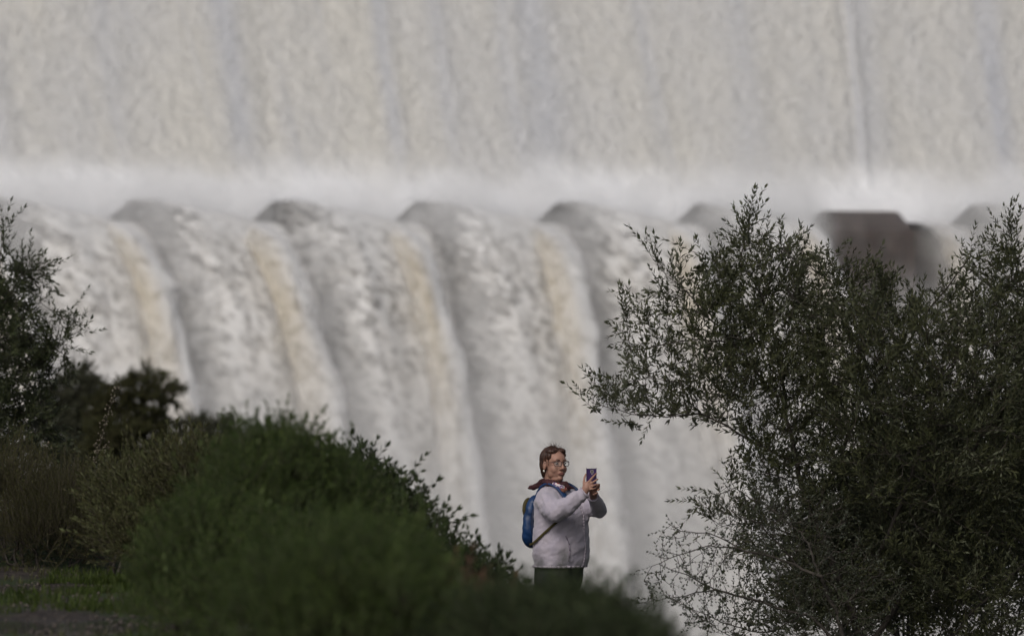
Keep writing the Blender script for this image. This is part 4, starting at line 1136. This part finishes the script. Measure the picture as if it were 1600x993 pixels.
b.ell(bl(.075, .105, 1.15), (.085, .072, .075), BM); b.ell(bl(-.075, .105, 1.15), (.085, .072, .075), BM)
b.cap([RS + Vector((.02, .02, .0)), (RS + RE) / 2 + Vector((-.012, -.012, .004)), RE, RM, RW + Vector((-.004, 0, -.003))], [.076, .074, .067, .060, .044], 18)
b.cap([LS, (LS + LE) / 2 + Vector((.0, 0, -.005)), LE, (LE + LW) / 2 + Vector((.006, 0, -.004)), LW + Vector((.002, .004, -.002))], [.074, .066, .056, .050, .040], 18)
jk = wl('jacket', b.done('jacket', .0075, smooth=7, fn=folds, dec=.8), fleece)
def tube(name, pts, r, mat, parent, seg=8, flat=None):
    bb = Blob(); bb.cap([Vector(p) for p in pts], [r] * len(pts) if not isinstance(r, (list, tuple)) else r, seg)
    me = bpy.data.meshes.new(name); bb.bm.to_mesh(me); bb.bm.free(); return wl(name, me, mat, parent=parent)
for nm, W_, d_, rr_ in (('cuff', RW, (RW - RM).normalized(), .044), ('cuff', LW, (LW - LE).normalized(), .040)):
    qm = d_.to_track_quat('Z', 'Y').to_matrix(); bb = Blob()
    for k in range(24):
        t0, t1 = 2 * math.pi * k / 24, 2 * math.pi * (k + 1) / 24
        bb.cap([W_ + d_ * .012 + qm @ Vector((math.cos(t0) * rr_ * .84, math.sin(t0) * rr_ * .84, 0)), W_ + d_ * .012 + qm @ Vector((math.cos(t1) * rr_ * .84, math.sin(t1) * rr_ * .84, 0))], [.0072, .0072], 8)
    wl('cuff', bb.done('cuff', .003, smooth=2, dec=.5), fleece_trim, parent=jk)
tube('zip', [tor_pt(z, -4, .004) for z in np.linspace(.845, 1.30, 24)], .0038, fleece_trim, jk)
tube('pocket_seam', [tor_pt(z, a_, .003) for z, a_ in ((1.045, 42), (1.02, 38), (.99, 35), (.95, 34), (.90, 35), (.885, 35))], .0034, simple_mat('dark_seam_cloth', (.22, .19, .24), rough=.9), jk)  # darker cloth along the pocket seam
tube('hem_band', [tor_pt(.846, a_, .001) for a_ in range(0, 361, 12)], .008, fleece_trim, jk)

# --- collar, scarf
b = Blob()
n = 22
pts = []
for k in range(n + 1):
    t = 2 * math.pi * k / n
    pts.append(Vector((-.018, 0, 0)) + bl(.088 * math.cos(t), .078 * math.sin(t) + .002, 1.372 + .016 * math.cos(t) - .014 * math.sin(t)))
b.cap(pts, [.020] * (n + 1), 12)
# wind-blown points of the collar, to her back and to her front
b.cap([Vector((-.085, .02, 1.385)), Vector((-.140, .045, 1.366)), Vector((-.196, .05, 1.352))], [.030, .022, .005], 10)
b.cap([Vector((-.075, .0, 1.40)), Vector((-.115, .03, 1.385)), Vector((-.16, .045, 1.35))], [.022, .022, .012], 10)
b.cap([Vector((.04, -.08, 1.372)), Vector((.075, -.075, 1.355)), Vector((.106, -.06, 1.352))], [.022, .017, .006], 10)
b.cap([Vector((.055, -.085, 1.385)), Vector((.062, -.085, 1.36)), Vector((.072, -.085, 1.335))], [.012, .016, .006], 10)
def ruffle(co, no): return co + no * (.012 * fbm(co[:, 0] * 30, co[:, 2] * 45 + co[:, 1] * 20, 3, 25))[:, None]
wl('collar', b.done('collar', .0045, smooth=3, fn=ruffle, dec=.6), maroon)
b = Blob()
pts = [hl(0, -.03, -.125) + HR * (.062 * math.cos(t)) + HF * (.066 * math.sin(t) + .01) + Vector((0, 0, -.006 * math.sin(t))) for t in np.linspace(-.6, math.pi + .6, 16)]
b.cap(pts, [.017] * 16, 10)
b.cap([Vector((-.02, -.11, 1.372)), Vector((.02, -.12, 1.360)), Vector((.05, -.105, 1.350))], [.018, .018, .010], 10)
sc_ = wl('scarf', b.done('scarf', .004, smooth=3, fn=ruffle, dec=.6), scarf_mat)
b = Blob(); b.cap([Vector((.005, -.122, 1.345)), Vector((.03, -.128, 1.338)), Vector((.055, -.118, 1.345))], [.012, .017, .010], 10)
wl('scarf_knot', b.done('scarf_knot', .004, smooth=2, fn=ruffle), brown_cloth, parent=sc_)

# --- trousers and boots
b = Blob()
b.loft([ring(z, a, b_, fo) for z, a, b_, fo in ((.70, .168, .13, .0), (.78, .18, .142, .005), (.86, .185, .145, .01), (.92, .18, .14, .01))])
for s_ in (1, -1): b.cap([bl(.088 * s_, 0, .76), bl(.098 * s_, .012, .45), bl(.103 * s_, -.008, .12)], [.098, .072, .062], 16)
wl('trousers', b.done('trousers', .009, smooth=4, fn=lambda co, no: co + no * (.010 * fbm(co[:, 0] * 14, co[:, 2] * 12, 3, 35))[:, None]), trouser_mat)
for s_ in (1, -1):
    b = Blob(); b.cap([bl(.105 * s_, -.02, .12), bl(.105 * s_, -.02, .05)], [.05, .046]); b.cap([bl(.106 * s_, .0, .04), bl(.115 * s_, .13, .034)], [.042, .036])
    wl('boot', b.done('boot', .006, smooth=3), boot_mat)

# --- backpack (a thing of its own)
BP = (WX, WD, WZ)
pack = empty('backpack', BP, 'small blue backpack with olive trim worn on the back of the woman in lilac fleece', 'backpack')
b = Blob()
b.ell(bl(.01, -.175, 1.105), (.118, .062, .150), BM, 26); b.ell(bl(.01, -.165, 1.19), (.100, .055, .115), BM); b.ell(bl(.01, -.185, 1.04), (.112, .058, .085), BM)
wl('pack_body', b.done('pack_body', .006, smooth=5, fn=lambda co, no: co + no * (.010 * fbm(co[:, 0] * 18 + co[:, 2] * 10, co[:, 2] * 14, 3, 45))[:, None], dec=.6), blue, parent=pack)
b = Blob(); b.ell(bl(.02, -.212, 1.215), (.070, .026, .075), BM)
wl('top_pocket', b.done('top_pocket', .005, smooth=3), olive_cl, parent=pack)
b = Blob(); b.ell(bl(.01, -.130, 1.12), (.112, .030, .165), BM)
wl('back_panel', b.done('back_panel', .006, smooth=3), navy, parent=pack)
def strap(name, pts, nrm, wdt, thk, mat, parent):
    bm = bmesh.new(); R_ = []
    n = len(pts)
    for i in range(n):
        d = (pts[min(i + 1, n - 1)] - pts[max(i - 1, 0)]).normalized(); nn = nrm[i].normalized(); s_ = d.cross(nn).normalized(); nn = s_.cross(d)
        R_.append([bm.verts.new(pts[i] + s_ * a * wdt / 2 + nn * c_ * thk / 2) for a, c_ in ((-1, -1), (1, -1), (1, 1), (-1, 1))])
    for a, b_ in zip(R_[:-1], R_[1:]):
        for k in range(4): bm.faces.new((a[k], a[(k + 1) % 4], b_[(k + 1) % 4], b_[k]))
    bm.faces.new(R_[0][::-1]); bm.faces.new(R_[-1]); bmesh.ops.recalc_face_normals(bm, faces=bm.faces)
    bmesh.ops.bevel(bm, geom=[e for e in bm.edges], offset=thk * .25, segments=1, affect='EDGES')
    me = bpy.data.meshes.new(name); bm.to_mesh(me); bm.free(); return wl(name, me, mat, parent=parent)
def smooth_path(pts, n=24):
    P = [Vector(p) for p in pts]; out = []
    for i in range(len(P) - 1):
        p0, p1, p2, p3 = P[max(i - 1, 0)], P[i], P[i + 1], P[min(i + 2, len(P) - 1)]
        for k in range(n // (len(P) - 1)):
            t = k / (n // (len(P) - 1)); out.append(.5 * ((2 * p1) + (p2 - p0) * t + (2 * p0 - 5 * p1 + 4 * p2 - p3) * t * t + (3 * p1 - p0 - 3 * p2 + p3) * t ** 3))
    return out + [P[-1]]
ctr = bl(0, 0, 1.15)
for s_ in (1, -1):
    sp_ = smooth_path([bl(.085 * s_, -.125, 1.27), bl(.090 * s_, -.075, 1.355), bl(.100 * s_, -.01, 1.385), bl(.102 * s_, .065, 1.355), bl(.105 * s_, .125, 1.285), bl(.115 * s_, .165, 1.20)], 30)
    nr = [(p - bl(.07 * s_, -.005, 1.22)) for p in sp_]
    strap('shoulder_strap', sp_, nr, .042, .012, blue, pack)
    lo = smooth_path([tor_pt(1.19, 40 * s_, .012), tor_pt(1.14, 62 * s_, .010), tor_pt(1.07, 88 * s_, .010), tor_pt(1.0, 118 * s_, .012), bl(.11 * s_, -.15, .985)], 24)
    strap('side_strap', lo, [p - Vector((0, 0, p.z)) for p in lo], .016, .005, olive_cl, pack)

# --- phone (a thing of its own)
phone = empty('phone', (WX + PH.x, WD + PH.y, WZ + PH.z), 'purple smartphone held up in both hands of the woman', 'phone')
def box(name, c, dx, dn, dz, mat, parent, bev=.006, seg=3):
    bm = bmesh.new(); bmesh.ops.create_cube(bm, size=1)
    for v in bm.verts: v.co = PNx * (c[0] + v.co.x * dx) + PNn * (c[1] + v.co.y * dn) + Vector((0, 0, c[2] + v.co.z * dz))
    bmesh.ops.bevel(bm, geom=[e for e in bm.edges], offset=bev, segments=seg, affect='EDGES', profile=.5)
    me = bpy.data.meshes.new(name); bm.to_mesh(me); bm.free(); return link(name, me, mat, parent, smooth=False)
box('case', (0, 0, -.004), .064, .009, .130, purple, phone, .0038)
box('screen', (0, -.0048, -.004), .057, .001, .118, black_gl, phone, .0004, 1)
lh = box('lens_housing', (0.002, .0052, .042), .018, .0025, .018, metal, phone, .001, 2)
box('camera_lens', (0.002, .0068, .042), .010, .0015, .010, black_gl, lh, .0006, 1)
box('flash', (0.002, .0050, .026), .006, .0012, .005, pearl, phone, .0005, 1)
